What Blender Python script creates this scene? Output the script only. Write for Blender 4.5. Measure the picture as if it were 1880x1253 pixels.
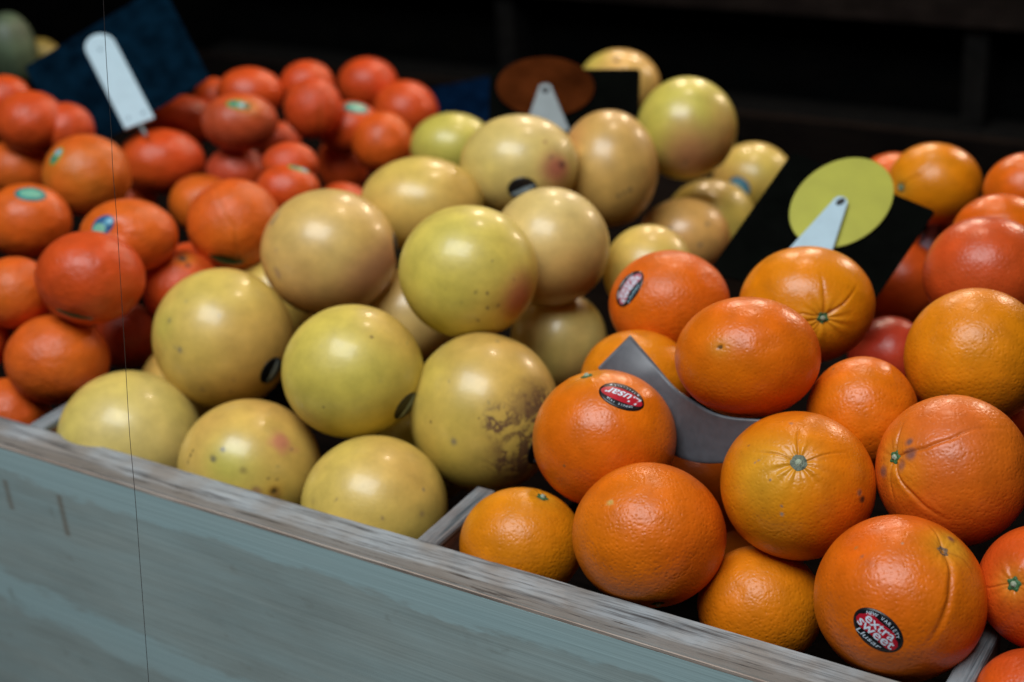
import bpy, math, random
import numpy as np
from mathutils import Matrix, Vector, Quaternion

for _o in list(bpy.data.objects):
    bpy.data.objects.remove(_o)
sc = bpy.context.scene
COL = sc.collection

# ------------------------------------------------------------------ camera
cam = bpy.data.cameras.new("camera")
camo = bpy.data.objects.new("camera", cam)
COL.objects.link(camo)
camo.matrix_world = Matrix(((0.84799908, -0.17568251, 0.50003321, 0.26683),
                            (0.52532482, 0.40362193, -0.74908155, -0.61907),
                            (-0.07022385, 0.89790032, 0.43456141, 0.50949),
                            (0, 0, 0, 1)))
cam.sensor_width = 36.0
cam.lens = 2795.0 / 1880.0 * 36.0
cam.clip_start = 0.02
cam.clip_end = 60
cam.dof.use_dof = True
cam.dof.focus_distance = 0.835
cam.dof.aperture_fstop = 5.2
sc.camera = camo

# ------------------------------------------------------------------ light
world = bpy.data.worlds.new("World")
sc.world = world
world.use_nodes = True
bg = world.node_tree.nodes["Background"]
bg.inputs[0].default_value = (0.45, 0.62, 0.75, 1)
bg.inputs[1].default_value = 0.003

def area(name, loc, target, sx, sy, power, color):
    l = bpy.data.lights.new(name, 'AREA')
    l.shape = 'RECTANGLE'; l.size = sx; l.size_y = sy
    l.energy = power; l.color = color
    o = bpy.data.objects.new(name, l); COL.objects.link(o)
    o.location = loc
    o.rotation_euler = (Vector(target) - Vector(loc)).to_track_quat('-Z', 'Y').to_euler()
    return o
# daylight of the street coming in over the customer's shoulder
area("street_daylight", (-0.16, -0.86, 2.2), (-0.25, 0.25, 0.03), 1.7, 1.1, 67, (0.92, 0.97, 1.0))
# small warm ceiling lamps deep in the shop
for i, (x, y, z) in enumerate(((-0.34, 0.73, 0.59), (-0.12, 0.866, 0.479), (-0.02, 0.43, 0.90), (0.293, 0.88, 0.373))):
    l = bpy.data.lights.new("shop_lamp", 'POINT')
    l.energy = 11.0; l.color = (1.0, 0.78, 0.60); l.shadow_soft_size = 0.045
    o = bpy.data.objects.new("shop_lamp", l); COL.objects.link(o)
    o.location = (-0.3 + 1.3 * x, 0.3 + 1.3 * y, 1.3 * z)
sc.view_settings.view_transform = 'Standard'
sc.view_settings.look = 'None'
sc.view_settings.exposure = 0.0
sc.view_settings.gamma = 1.0

# ------------------------------------------------------------------ materials
def new_mat(name):
    m = bpy.data.materials.new(name); m.use_nodes = True
    nt = m.node_tree
    return m, nt, nt.nodes["Principled BSDF"]
def N(nt, typ, **kw):
    n = nt.nodes.new(typ)
    for k, v in kw.items():
        if k.startswith('i_'):
            key = k[2:]
            key = int(key) if key.isdigit() else key.replace('_', ' ')
            n.inputs[key].default_value = v
        else:
            setattr(n, k, v)
    return n
def ramp(nt, stops, fac):
    r = N(nt, "ShaderNodeValToRGB")
    e = r.color_ramp.elements
    while len(e) < len(stops): e.new(0.5)
    for k, (p, c) in enumerate(stops):
        e[k].position = p
        e[k].color = (c, c, c, 1) if isinstance(c, (int, float)) else (*c, 1)
    nt.links.new(fac, r.inputs[0])
    return r.outputs[0]
def mixc(nt, fac, a, b, mode='MIX'):
    n = N(nt, "ShaderNodeMix", data_type='RGBA', blend_type=mode)
    for s, v in ((0, fac), (6, a), (7, b)):
        if hasattr(v, 'links') or hasattr(v, 'is_linked'): nt.links.new(v, n.inputs[s])
        else: n.inputs[s].default_value = v if isinstance(v, (int, float)) else (*v, 1)
    return n.outputs[2]
def math_(nt, op, a, b=0.0, clamp=False):
    n = N(nt, "ShaderNodeMath", operation=op); n.use_clamp = clamp
    for s, v in ((0, a), (1, b)):
        if hasattr(v, 'is_linked'): nt.links.new(v, n.inputs[s])
        else: n.inputs[s].default_value = v
    return n.outputs[0]

def skin_material(name, rough, pore_scale, pore_amt, coat, speck, specular=0.5, lump=0.0):
    m, nt, p = new_mat(name)
    tc = N(nt, "ShaderNodeTexCoord")
    oi = N(nt, "ShaderNodeObjectInfo"); rnd = oi.outputs["Random"]
    vo = N(nt, "ShaderNodeVectorMath", operation='ADD'); nt.links.new(tc.outputs["Object"], vo.inputs[0])
    nt.links.new(math_(nt, 'MULTIPLY', rnd, 7.3), vo.inputs[1]); vec = vo.outputs[0]
    at = N(nt, "ShaderNodeAttribute", attribute_name="skin")
    col = at.outputs["Color"]
    # mottling of the peel
    n1 = N(nt, "ShaderNodeTexNoise", i_Scale=70.0, i_Detail=6.0, i_Roughness=0.6); nt.links.new(vec, n1.inputs["Vector"])
    f1 = ramp(nt, [(0.3, 0.86), (0.7, 1.12)], n1.outputs[0])
    col = mixc(nt, 1.0, col, f1, 'MULTIPLY')
    # oil gland pores: tiny deeper coloured pits
    v1 = N(nt, "ShaderNodeTexVoronoi", feature='SMOOTH_F1', i_Scale=pore_scale); v1.inputs["Smoothness"].default_value = 0.55
    nw = N(nt, "ShaderNodeTexNoise", i_Scale=180.0, i_Detail=2.0); nt.links.new(vec, nw.inputs["Vector"])
    va = N(nt, "ShaderNodeVectorMath", operation='MULTIPLY_ADD'); va.inputs[1].default_value = (0.0022, 0.0022, 0.0022)
    nt.links.new(nw.outputs[1], va.inputs[0]); nt.links.new(vec, va.inputs[2])
    nt.links.new(va.outputs[0], v1.inputs["Vector"])
    pit = ramp(nt, [(0.0, 0.0), (0.22, 0.5), (0.52, 1.0)], v1.outputs[0])
    col = mixc(nt, math_(nt, 'MULTIPLY', math_(nt, 'SUBTRACT', 1.0, pit), 0.10 * min(1, pore_amt)), col, (0.45, 0.12, 0.01))
    # rare brown rind specks
    v2 = N(nt, "ShaderNodeTexVoronoi", i_Scale=95.0); nt.links.new(vec, v2.inputs["Vector"])
    sp = N(nt, "ShaderNodeSeparateColor"); nt.links.new(v2.outputs["Color"], sp.inputs[0])
    rare = math_(nt, 'GREATER_THAN', sp.outputs[0], 1.0 - speck)
    size = math_(nt, 'MULTIPLY', sp.outputs[1], 0.16)
    dot = math_(nt, 'LESS_THAN', v2.outputs["Distance"], size)
    col = mixc(nt, math_(nt, 'MULTIPLY', math_(nt, 'MULTIPLY', rare, dot), 0.65), col, (0.16, 0.09, 0.03))
    # branching rind scars where the mesh asks for them
    sa = N(nt, "ShaderNodeAttribute", attribute_name="scar")
    ns = N(nt, "ShaderNodeTexNoise", i_Scale=85.0, i_Detail=7.0, i_Roughness=0.62, i_Distortion=0.6); nt.links.new(vec, ns.inputs["Vector"])
    ridge = math_(nt, 'ABSOLUTE', math_(nt, 'SUBTRACT', ns.outputs[0], 0.5))
    web = ramp(nt, [(0.0, 1.0), (0.09, 0.0)], ridge)
    n3 = N(nt, "ShaderNodeTexNoise", i_Scale=38.0, i_Detail=4.0); nt.links.new(vec, n3.inputs["Vector"])
    big = ramp(nt, [(0.46, 0.0), (0.56, 1.0)], n3.outputs[0])
    sm = math_(nt, 'MULTIPLY', math_(nt, 'MULTIPLY', math_(nt, 'MAXIMUM', web, math_(nt, 'MULTIPLY', big, 0.6)), sa.outputs["Fac"]), 1.5, True)
    col = mixc(nt, sm, col, (0.15, 0.075, 0.028))
    nt.links.new(col, p.inputs["Base Color"])
    # roughness
    nr = N(nt, "ShaderNodeTexNoise", i_Scale=40.0, i_Detail=3.0); nt.links.new(vec, nr.inputs["Vector"])
    rr = math_(nt, 'ADD', math_(nt, 'MULTIPLY', nr.outputs[0], 0.14), rough - 0.07)
    rr = math_(nt, 'ADD', rr, math_(nt, 'MULTIPLY', sm, 0.25))
    rr = math_(nt, 'ADD', rr, math_(nt, 'MULTIPLY', math_(nt, 'SUBTRACT', rnd, 0.5), 0.10))
    nt.links.new(rr, p.inputs["Roughness"])
    p.inputs["Specular IOR Level"].default_value = specular
    p.inputs["Coat Weight"].default_value = coat
    p.inputs["Coat Roughness"].default_value = 0.155
    p.inputs["Subsurface Weight"].default_value = 0.0
    p.inputs["Subsurface Radius"].default_value = (0.006, 0.0025, 0.0008)
    p.inputs["Subsurface Scale"].default_value = 1.0
    b1 = N(nt, "ShaderNodeBump", i_Strength=1.0, i_Distance=0.00022 * pore_amt)
    nt.links.new(math_(nt, 'ADD', 0.55, math_(nt, 'MULTIPLY', rnd, 0.6)), b1.inputs["Strength"])
    nb = N(nt, "ShaderNodeTexNoise", i_Scale=400.0, i_Detail=1.0, i_Roughness=0.4); nt.links.new(vec, nb.inputs["Vector"])
    h = math_(nt, 'ADD', pit, math_(nt, 'MULTIPLY', nb.outputs[0], 1.1))
    nt.links.new(h, b1.inputs["Height"])
    b2 = N(nt, "ShaderNodeBump", i_Strength=1.0, i_Distance=0.0012 * lump)
    nl = N(nt, "ShaderNodeTexNoise", i_Scale=95.0, i_Detail=3.0); nt.links.new(vec, nl.inputs["Vector"])
    nt.links.new(nl.outputs[0], b2.inputs["Height"]); nt.links.new(b1.outputs[0], b2.inputs["Normal"])
    nt.links.new(b2.outputs[0], p.inputs["Normal"])
    return m
SKIN = {
    'orange': skin_material("orange_peel", 0.36, 440.0, 1.0, 0.04, 0.012, 0.36, 0.25),
    'tangerine': skin_material("tangerine_peel", 0.42, 480.0, 1.2, 0.0, 0.01, 0.40, 1.1),
    'grapefruit': skin_material("grapefruit_peel", 0.41, 560.0, 0.22, 0.24, 0.07, 0.6, 0.10),
}

def plain(name, col, rough=0.5, bump=0.0, bscale=300.0, var=0.0, metallic=0.0, spec=0.5):
    m, nt, p = new_mat(name)
    tc = N(nt, "ShaderNodeTexCoord")
    n = N(nt, "ShaderNodeTexNoise", i_Scale=bscale, i_Detail=5.0); nt.links.new(tc.outputs["Object"], n.inputs["Vector"])
    f = ramp(nt, [(0.3, 1.0 - var), (0.7, 1.0 + var)], n.outputs[0])
    nt.links.new(mixc(nt, 1.0, col, f, 'MULTIPLY'), p.inputs["Base Color"])
    p.inputs["Roughness"].default_value = rough
    p.inputs["Metallic"].default_value = metallic
    p.inputs["Specular IOR Level"].default_value = spec
    if bump:
        b = N(nt, "ShaderNodeBump", i_Strength=1.0, i_Distance=bump); nt.links.new(n.outputs[0], b.inputs["Height"])
        nt.links.new(b.outputs[0], p.inputs["Normal"])
    return m
CALYX = plain("calyx_green", (0.035, 0.11, 0.035), 0.6, 0.0006, 900, 0.4)
CALYX_G = plain("calyx_grey", (0.11, 0.13, 0.09), 0.6, 0.0006, 900, 0.4)
BUTTON = plain("stem_pith", (0.30, 0.34, 0.24), 0.7, 0.0004, 1200, 0.3)
SCARM = plain("stem_scar", (0.16, 0.09, 0.05), 0.8, 0.0006, 900, 0.4)
LEAF = plain("leaf_green", (0.02, 0.06, 0.02), 0.4, 0.0003, 400, 0.3)
INK = plain("black_print", (0.006, 0.007, 0.009), 0.35, 0, 300, 0.1)
RED = plain("red_print", (0.42, 0.008, 0.022), 0.35, 0, 300, 0.1)
PINK = plain("pink_print", (0.45, 0.12, 0.16), 0.4, 0, 300, 0.1)
WHITE = plain("white_print", (0.62, 0.72, 0.82), 0.4, 0, 300, 0.05)
PALEB = plain("pale_blue_print", (0.26, 0.42, 0.50), 0.4, 0, 300, 0.1)
DIMB = plain("dim_blue_print", (0.30, 0.40, 0.46), 0.4, 0, 300, 0.3)
BLUEP = plain("blue_print", (0.02, 0.10, 0.24), 0.4, 0, 300, 0.1)
SKYP = plain("sky_blue_print", (0.09, 0.32, 0.45), 0.4, 0, 300, 0.2)
TEAL = plain("teal_print", (0.01, 0.19, 0.19), 0.4, 0, 300, 0.1)
MINT = plain("mint_print", (0.16, 0.42, 0.30), 0.4, 0, 300, 0.1)
LIMEP = plain("lime_print", (0.16, 0.30, 0.05), 0.4, 0, 300, 0.1)

# ------------------------------------------------------------------ helpers
def mesh_obj(name, verts, faces, mat=None, parent=None, smooth=True, mats=None, midx=None):
    me = bpy.data.meshes.new(name)
    me.from_pydata([tuple(map(float, v)) for v in verts], [], [tuple(map(int, f)) for f in faces])
    if smooth: me.polygons.foreach_set("use_smooth", [True] * len(me.polygons))
    for m in (mats or ([mat] if mat else [])): me.materials.append(m)
    if midx is not None: me.polygons.foreach_set("material_index", list(map(int, midx)))
    me.update()
    o = bpy.data.objects.new(name, me); COL.objects.link(o)
    if parent: o.parent = parent
    return o
def thing(o, label, cat, group=None, kind=None):
    if label: o["label"] = label
    if cat: o["category"] = cat
    if group: o["group"] = group
    if kind: o["kind"] = kind
    return o
def empty(name, loc=(0, 0, 0)):
    o = bpy.data.objects.new(name, None); o.empty_display_size = 0.02
    o.location = loc; COL.objects.link(o); return o

def unit(a):
    a = np.asarray(a, float); return a / np.linalg.norm(a, axis=-1, keepdims=True)
def fnoise(p, freq, seed, n=9):
    r = np.random.RandomState(seed)
    k = r.normal(size=(n, 3)); k = k / np.linalg.norm(k, axis=1)[:, None] * freq * r.uniform(0.6, 1.5, (n, 1))
    ph = r.uniform(0, 6.283, n)
    return np.sin(p @ k.T + ph).sum(1) / math.sqrt(n) * 0.8
def polydist(q, pts, n=10):
    """angular distance of unit vectors q to a polyline of unit vectors, and the position 0..1 along it"""
    S = []
    for a, b in zip(pts[:-1], pts[1:]):
        a = np.array(a); b = np.array(b)
        for k in range(n): S.append(a + (b - a) * k / n)
    S.append(np.array(pts[-1])); S = unit(np.array(S))
    d = np.full(len(q), 9.0); t = np.zeros(len(q))
    for a in range(len(S) - 1):
        A = S[a]; AB = S[a + 1] - A; L = AB @ AB
        u = np.clip(((q - A) @ AB) / L, 0, 1)
        dd = np.linalg.norm(q - (A + u[:, None] * AB), axis=1)
        m = dd < d
        d[m] = dd[m]; t[m] = (a + u[m]) / (len(S) - 1)
    return d, t

class Fruit:
    def __init__(s, f):
        s.f = f; s.seed = sum(map(ord, f['id'])) * 13 + int(f['id'][1:]) * 101
        s.ax = np.array(f['ax']); s.st = unit(np.array(f['s']))
        h = np.array((0, 0, 1.0)) if abs(s.st[2]) < 0.9 else np.array((1.0, 0, 0))
        s.e1 = unit(np.cross(s.st, h)); s.e2 = np.cross(s.st, s.e1)
        s.kind = f['k']
    def disp(s, q):
        f = s.f; k = s.kind; r = np.random.RandomState(s.seed)
        c = np.clip(q @ s.st, -1, 1); th = np.arccos(c); ph = np.arctan2(q @ s.e2, q @ s.e1)
        D = (0.017 if k == 'grapefruit' else 0.012) * fnoise(q, 1.9, s.seed) + (0.007 if k == 'tangerine' else 0.0035) * fnoise(q, 6, s.seed + 1) 
        if k != 'grapefruit': D += (0.0032 if k == 'tangerine' else 0.0016) * fnoise(q, 16, s.seed + 2)
        dd, w = {'orange': (0.05, 0.15), 'grapefruit': (0.03, 0.22), 'tangerine': (0.07, 0.22)}[k]
        D -= dd * np.exp(-(th / w) ** 2)
        D -= dd * 0.4 * np.exp(-((math.pi - th) / w) ** 2)
        rib = f.get('rib', {'orange': 0.35, 'grapefruit': 0.12, 'tangerine': 0.55}[k])
        R = 0
        for m in (4, 7, 10, 13):
            R = R + r.uniform(0.4, 1) * np.cos(m * ph + r.uniform(0, 6.28) + 0.5 * np.sin(2 * ph + r.uniform(0, 6.28)))
        D += 0.006 * rib * R * np.exp(-((th - 0.24) / 0.2) ** 2)
        if 'tip' in f:
            a = np.arccos(np.clip(q @ unit(np.array(f['tip'])), -1, 1))
            D -= 0.02 * np.exp(-(a / 0.035) ** 2)
        for j, (pts, w, dep) in enumerate(f.get('cr', ())):
            qq = unit(q + 0.02 * np.stack([fnoise(q, 9, s.seed + 30 + j), fnoise(q, 9, s.seed + 40 + j), fnoise(q, 9, s.seed + 50 + j)], 1))
            d, t = polydist(qq, pts)
            tp = np.clip((1 - t) * 2.2, 0, 1) * np.clip(0.35 + t * 5, 0, 1)
            D += tp * dep * (-0.75 * np.exp(-(d / (w * 0.75)) ** 2) + 0.15 * np.exp(-((d - 2.0 * w) / (1.5 * w)) ** 2))
        return D
    def color(s, q):
        f = s.f; k = s.kind
        th = np.arccos(np.clip(q @ s.st, -1, 1))
        t = np.clip(0.40 + 0.38 * fnoise(q, 1.7, s.seed + 5) + 0.10 * fnoise(q, 7, s.seed + 6), 0, 1)
        C = np.array(f['A']) * (1 - t)[:, None] + np.array(f['B']) * t[:, None]
        C *= (1 + 0.05 * fnoise(q, 14, s.seed + 7))[:, None]
        if k == 'grapefruit':      # blush and greenish clouds of the rind
            b = np.clip(fnoise(q, 2.3, s.seed + 8) - 0.55, 0, 1) * 0.5
            C = C * (1 - b)[:, None] + np.array((0.63, 0.33, 0.10)) * b[:, None]
            b = np.clip(fnoise(q, 2.8, s.seed + 9) - 0.75, 0, 1) * 0.25
            C = C * (1 - b)[:, None] + np.array((0.40, 0.42, 0.07)) * b[:, None]
        if 'cal' in f and f['cal'] != 'none':
            b = 0.45 * np.exp(-(th / 0.30) ** 2)
            C = C * (1 - b)[:, None] + np.array((0.80, 0.42, 0.03)) * b[:, None]
            b = 0.75 * np.exp(-(th / 0.065) ** 2)
            C = C * (1 - b)[:, None] + np.array((0.16, 0.09, 0.03)) * b[:, None]
        for j, (c, r, col, st) in enumerate(f.get('pa', ())):
            a = np.arccos(np.clip(q @ unit(np.array(c)), -1, 1)) * (1 + 0.18 * fnoise(q, 5, s.seed + 60 + j))
            b = st * np.exp(-(a / r) ** 2.6)
            C = C * (1 - b)[:, None] + np.array(col) * b[:, None]
        for j, (c, r, col) in enumerate(f.get('sp', ())):
            a = np.arccos(np.clip(q @ unit(np.array(c)), -1, 1)) * (1 + 0.3 * fnoise(q, 22, s.seed + 80 + j))
            b = 0.85 * np.clip(1.35 - a / r, 0, 1)
            b = b * b * (3 - 2 * b)
            C = C * (1 - b)[:, None] + np.array(col) * b[:, None]
        if 'tip' in f:
            a = np.arccos(np.clip(q @ unit(np.array(f['tip'])), -1, 1))
            b = 0.5 * np.exp(-(a / 0.16) ** 2); C = C * (1 - b)[:, None] + np.array((0.78, 0.36, 0.03)) * b[:, None]
            b = 0.95 * np.exp(-(a / 0.038) ** 4); C = C * (1 - b)[:, None] + np.array((0.03, 0.03, 0.015)) * b[:, None]
        for j, (pts, w, dep) in enumerate(f.get('cr', ())):
            qq = unit(q + 0.02 * np.stack([fnoise(q, 9, s.seed + 30 + j), fnoise(q, 9, s.seed + 40 + j), fnoise(q, 9, s.seed + 50 + j)], 1))
            d, t = polydist(qq, pts)
            b = 0.35 * np.clip((1 - t) * 2, 0, 1) * np.exp(-(d / (w * 0.5)) ** 2)
            C = C * (1 - b)[:, None] + np.array((0.38, 0.10, 0.01)) * b[:, None]
        return np.clip(C * (0.90 if k == 'grapefruit' else 0.76), 0, 1)
    def point(s, q, lift=0.0):
        q = unit(np.atleast_2d(q)); p = q * s.ax * (1 + s.disp(q))[:, None]
        n = unit(q / s.ax)
        return p + n * lift
    def build(s):
        f = s.f; near = len(f.get('cr', ())) + len(f.get('sp', ())) + (s.kind == 'orange') > 0
        nt_, np_ = (150, 260) if f.get('cr') else ((100, 190) if near else (52, 96))
        # rings are packed closer around the stem
        ths = np.concatenate([np.linspace(0, 0.5, int(nt_ * 0.25), endpoint=False)[1:], np.linspace(0.5, math.pi, int(nt_ * 0.75) + 1)[:-1]])
        nt_ = len(ths)
        ph = np.arange(np_) / np_ * 2 * math.pi
        T, P = np.meshgrid(ths, ph, indexing='ij')
        q = (np.cos(T)[..., None] * s.st + np.sin(T)[..., None] * (np.cos(P)[..., None] * s.e1 + np.sin(P)[..., None] * s.e2)).reshape(-1, 3)
        q = np.vstack([q, s.st, -s.st])
        V = s.point(q)
        i = np.arange(nt_ - 1)[:, None] * np_; j = np.arange(np_)[None]; j2 = (j + 1) % np_
        quads = np.stack([i + j, i + np_ + j, i + np_ + j2, i + j2], -1).reshape(-1, 4)
        a = nt_ * np_; jj = np.arange(np_); jk = (jj + 1) % np_
        tri1 = np.stack([np.full(np_, a), jj, jk], 1); b0 = (nt_ - 1) * np_
        tri2 = np.stack([np.full(np_, a + 1), b0 + jk, b0 + jj], 1)
        me = bpy.data.meshes.new(s.kind)
        nl = quads.size + tri1.size + tri2.size
        me.vertices.add(len(V)); me.vertices.foreach_set("co", V.astype(np.float32).ravel())
        me.loops.add(nl); me.loops.foreach_set("vertex_index", np.concatenate([quads.ravel(), tri1.ravel(), tri2.ravel()]).astype(np.int32))
        tot = np.concatenate([np.full(len(quads), 4), np.full(2 * np_, 3)]); st = np.concatenate([[0], np.cumsum(tot)[:-1]])
        me.polygons.add(len(tot)); me.polygons.foreach_set("loop_start", st.astype(np.int32))
        me.polygons.foreach_set("use_smooth", np.ones(len(tot), bool))
        me.update(calc_edges=True); me.validate()
        C = np.concatenate([s.color(q), np.ones((len(q), 1))], 1)
        ca = me.color_attributes.new("skin", 'FLOAT_COLOR', 'POINT'); ca.data.foreach_set("color", C.astype(np.float32).ravel())
        sa = me.attributes.new("scar", 'FLOAT', 'POINT'); m = np.zeros(len(q))
        for c, r in f.get('sc', ()):
            m = np.maximum(m, np.clip(1.6 - 1.3 * np.arccos(np.clip(q @ unit(np.array(c)), -1, 1)) / r, 0, 1))
        sa.data.foreach_set("value", m.astype(np.float32))
        me.materials.append(SKIN[s.kind])
        o = bpy.data.objects.new(s.kind, me); COL.objects.link(o)
        o.location = f['c']; o.rotation_mode = 'QUATERNION'; o.rotation_quaternion = Quaternion(f['q'])
        s.o = o
        grp = {'orange': "oranges heaped in the right bin", 'grapefruit': "grapefruits heaped in the middle bin", 'tangerine': "tangerines heaped in the left bin"}[s.kind]
        if f['id'] in ('O23', 'O24'): grp = "oranges in the next bin at the right edge"
        thing(o, f['l'], s.kind, grp)
        c = f.get('cal')
        if c and c != 'none': s.calyx(c)
        if 'leaf' in f: s.leaf(f['leaf'])
        for a in f.get('st', ()): s.sticker(*a)
        return o
    def frame(s, q0, ang=0.0):
        q0 = unit(np.array(q0, float)); n = unit(q0 / s.ax)
        a = math.radians(ang); u = np.array((math.cos(a), -math.sin(a), 0.0))
        u = u - (u @ n) * n; u = unit(u); v = np.cross(n, u)
        return q0, n, u, v
    def calyx(s, kind):
        r = np.random.RandomState(s.seed + 3)
        R = {'green': 0.0036, 'grey': 0.0046, 'scar': 0.0030}[kind] * (0.9 if s.kind == 'tangerine' else 1)
        q0, n, u, v = s.frame(s.st, r.uniform(0, 72))
        base = s.point(q0)[0]
        V = []; F = []; M = []; na = 30
        prof = [(1.0, 0.0002), (0.8, 0.0007), (0.55, 0.0011), (0.42, 0.0010), (0.36, 0.0022), (0.2, 0.0025)] if kind != 'scar' else [(1.0, 0.0001), (0.75, 0.0004), (0.5, 0.0002), (0.3, -0.0001), (0.15, -0.0002)]
        for k, (rr, h) in enumerate(prof):
            for a in range(na):
                t = a / na * 2 * math.pi
                lobe = 1 + (0.16 if k < 3 else 0.04) * math.cos(5 * t) * (1 if k < 2 else 0.6) * (0.3 if kind == 'grey' else 1) + r.uniform(-0.05, 0.05)
                x, y = R * rr * lobe * math.cos(t), R * rr * lobe * math.sin(t)
                hh = h + r.uniform(-0.0001, 0.0001)
                # the outer rings follow the skin
                sk = s.point(q0 + (x * u + y * v) / s.ax.mean())[0]
                lift = (sk - base) @ n
                V.append(base + x * u + y * v + n * (hh + lift * min(1, rr * 1.2)))
        for k in range(len(prof) - 1):
            for a in range(na):
                b = (a + 1) % na
                F.append((k * na + a, k * na + b, (k + 1) * na + b, (k + 1) * na + a)); M.append(1 if k >= 3 and kind != 'scar' else 0)
        F.append(tuple((len(prof) - 1) * na + a for a in range(na))); M.append(1 if kind != 'scar' else 0)
        m = {'green': CALYX, 'grey': CALYX_G, 'scar': SCARM}[kind]
        mesh_obj("stem_button", V, F, parent=s.o, mats=[m, BUTTON], midx=M)
    def leaf(s, q0):
        q0, n, u, v = s.frame(q0, 12)
        V = []; F = []; L = 0.013; W = 0.0048 if s.f['id'] != 'T2' else 0.0020; nu, nv = 14, 6
        base = s.point(q0)[0]
        for i in range(nu + 1):
            t = i / nu; w = W * math.sin(math.pi * min(1, t * 0.97 + 0.02)) ** 0.75
            for j in range(nv + 1):
                e = j / nv * 2 - 1
                V.append(base + u * (t - 0.5) * 2 * L + v * e * w + n * (0.0022 + 0.0012 * abs(e) - 0.004 * (t - 0.5) ** 2))
        m = len(V)
        V += [p - n * 0.0003 for p in V]
        for i in range(nu):
            for j in range(nv):
                a = i * (nv + 1) + j
                F.append((a, a + 1, a + nv + 2, a + nv + 1)); F.append((m + a, m + a + nv + 1, m + a + nv + 2, m + a + 1))
        mesh_obj("leaf", V, F, LEAF, s.o)
    # --- stickers follow the curve of the peel
    def surf(s, fr, xy, lift):
        q0, n, u, v = fr; xy = np.atleast_2d(xy)
        r = s.ax.mean()
        q = q0 + (xy[:, :1] * u + xy[:, 1:2] * v) / r
        return s.point(q, lift)
    def disc(s, name, fr, a, b, lift, mat, parent, cx=0.0, cy=0.0, poly=None, clip=None):
        nr, na = 7, 48; P = [(cx, cy)]
        for k in range(1, nr + 1):
            for j in range(na):
                t = j / na * 2 * math.pi
                if poly is None: x, y = a * math.cos(t), b * math.sin(t)
                else:
                    g = j / na * len(poly); i0 = int(g) % len(poly); g -= int(g); p0 = poly[i0]; p1 = poly[(i0 + 1) % len(poly)]
                    x, y = p0[0] + (p1[0] - p0[0]) * g, p0[1] + (p1[1] - p0[1]) * g
                P.append((cx + x * k / nr, cy + y * k / nr))
        V = list(s.surf(fr, np.array(P), lift))
        # small skirt so the sticker has an edge
        rim = s.surf(fr, np.array(P[-na:]), lift - 0.0004)
        F = [(0, 1 + j, 1 + (j + 1) % na) for j in range(na)]
        for k in range(nr - 1):
            o = 1 + k * na
            F += [(o + j, o + na + j, o + na + (j + 1) % na, o + (j + 1) % na) for j in range(na)]
        m = len(V); V += list(rim); o = 1 + (nr - 1) * na
        if parent is s.o: F += [(o + j, m + j, m + (j + 1) % na, o + (j + 1) % na) for j in range(na)]
        return mesh_obj(name, V, F, mat, parent)
    def sticker(s, q0, ang, kind):
        fr = s.frame(q0, ang)
        if kind in ('sweet', 'llusar', 'dark'):
            base = s.disc("sticker", fr, 0.0148, 0.0102, 0.00018, INK, s.o)
            if kind == 'dark': return
            if kind == 'sweet':
                poly = [(x / 1000, y / 1000) for x, y in ((-12.8, -2.4), (-12.6, .7), (-10.6, 2.4), (-9.9, 4.4), (-7.8, 5.6), (-5.8, 5.5), (-2, 5.2), (1.9, 5.2), (5.5, 5.3), (8.2, 4.6), (9.4, 2.6), (11.2, 2.2), (13.0, 0), (13.0, -2.6), (11.6, -4.6), (9, -5), (6.4, -4.6), (2, -4.2), (-1.8, -3.9), (-5, -4.4), (-7.1, -4.8), (-10.5, -4.4))]
                s.disc("red_field", fr, 0, 0, 0.00030, RED if s.f['id'] == 'O6' else PINK, base, poly=poly)
                s.text("extra", fr, 0.0, 0.0024, 0.0176, 0.0044, 0, WHITE, base)
                s.text("sweet", fr, 0.0003, -0.0019, 0.0222, 0.0046, 0, WHITE, base)
                s.text("Llusar", fr, -0.0006, -0.0066, 0.0150, 0.0028, 0.35, PALEB if s.f['id'] != 'O6' else WHITE, base, 0.005)
                s.arc("NEW VARIETY", fr, 0.0119, 0.0075, 0.0020, 148, 32, WHITE, base, 1)
            else:
                s.disc("red_field", fr, 0.0136, 0.0053, 0.00030, RED, base)
                s.text("Llusar", fr, 0.0, 0.0, 0.0215, 0.0066, 0.45, WHITE, base)
                s.arc("DEPUIS 1928", fr, 0.0115, 0.0073, 0.0015, 135, 45, WHITE, base, 1)
                s.arc("SPECIALE", fr, 0.0115, 0.0073, 0.0015, 232, 308, WHITE, base, -1)
                for sx in (-1, 1):
                    s.disc("star_mark", fr, 0.0006, 0.0006, 0.00034, WHITE, base, cx=sx * 0.0088, cy=-0.0060)
        elif kind == 'grape':
            base = s.disc("sticker", fr, 0.0114, 0.0112, 0.00018, INK, s.o)
            s.disc("printed_band", fr, 0.0102, 0.0021, 0.0003, DIMB, base, cy=-0.0012)
            s.disc("printed_line", fr, 0.0088, 0.0010, 0.0003, DIMB, base, cy=-0.0050)
        elif kind == 'blue':
            base = s.disc("sticker", fr, 0.0120, 0.0098, 0.00018, BLUEP, s.o)
            s.disc("printed_field", fr, 0.0100, 0.0062, 0.0003, SKYP, base, cy=0.0008)
            s.disc("printed_mark", fr, 0.0040, 0.0020, 0.00042, PALEB, base, cx=-0.003)
        elif kind == 'teal':
            base = s.disc("sticker", fr, 0.0125, 0.0095, 0.00018, TEAL, s.o)
            s.disc("printed_field", fr, 0.0088, 0.0058, 0.0003, MINT, base)
        elif kind == 'bluegreen':
            base = s.disc("sticker", fr, 0.0105, 0.0078, 0.00018, BLUEP, s.o)
            s.disc("printed_field", fr, 0.0052, 0.0052, 0.0003, MINT, base, cx=-0.0040)
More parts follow.
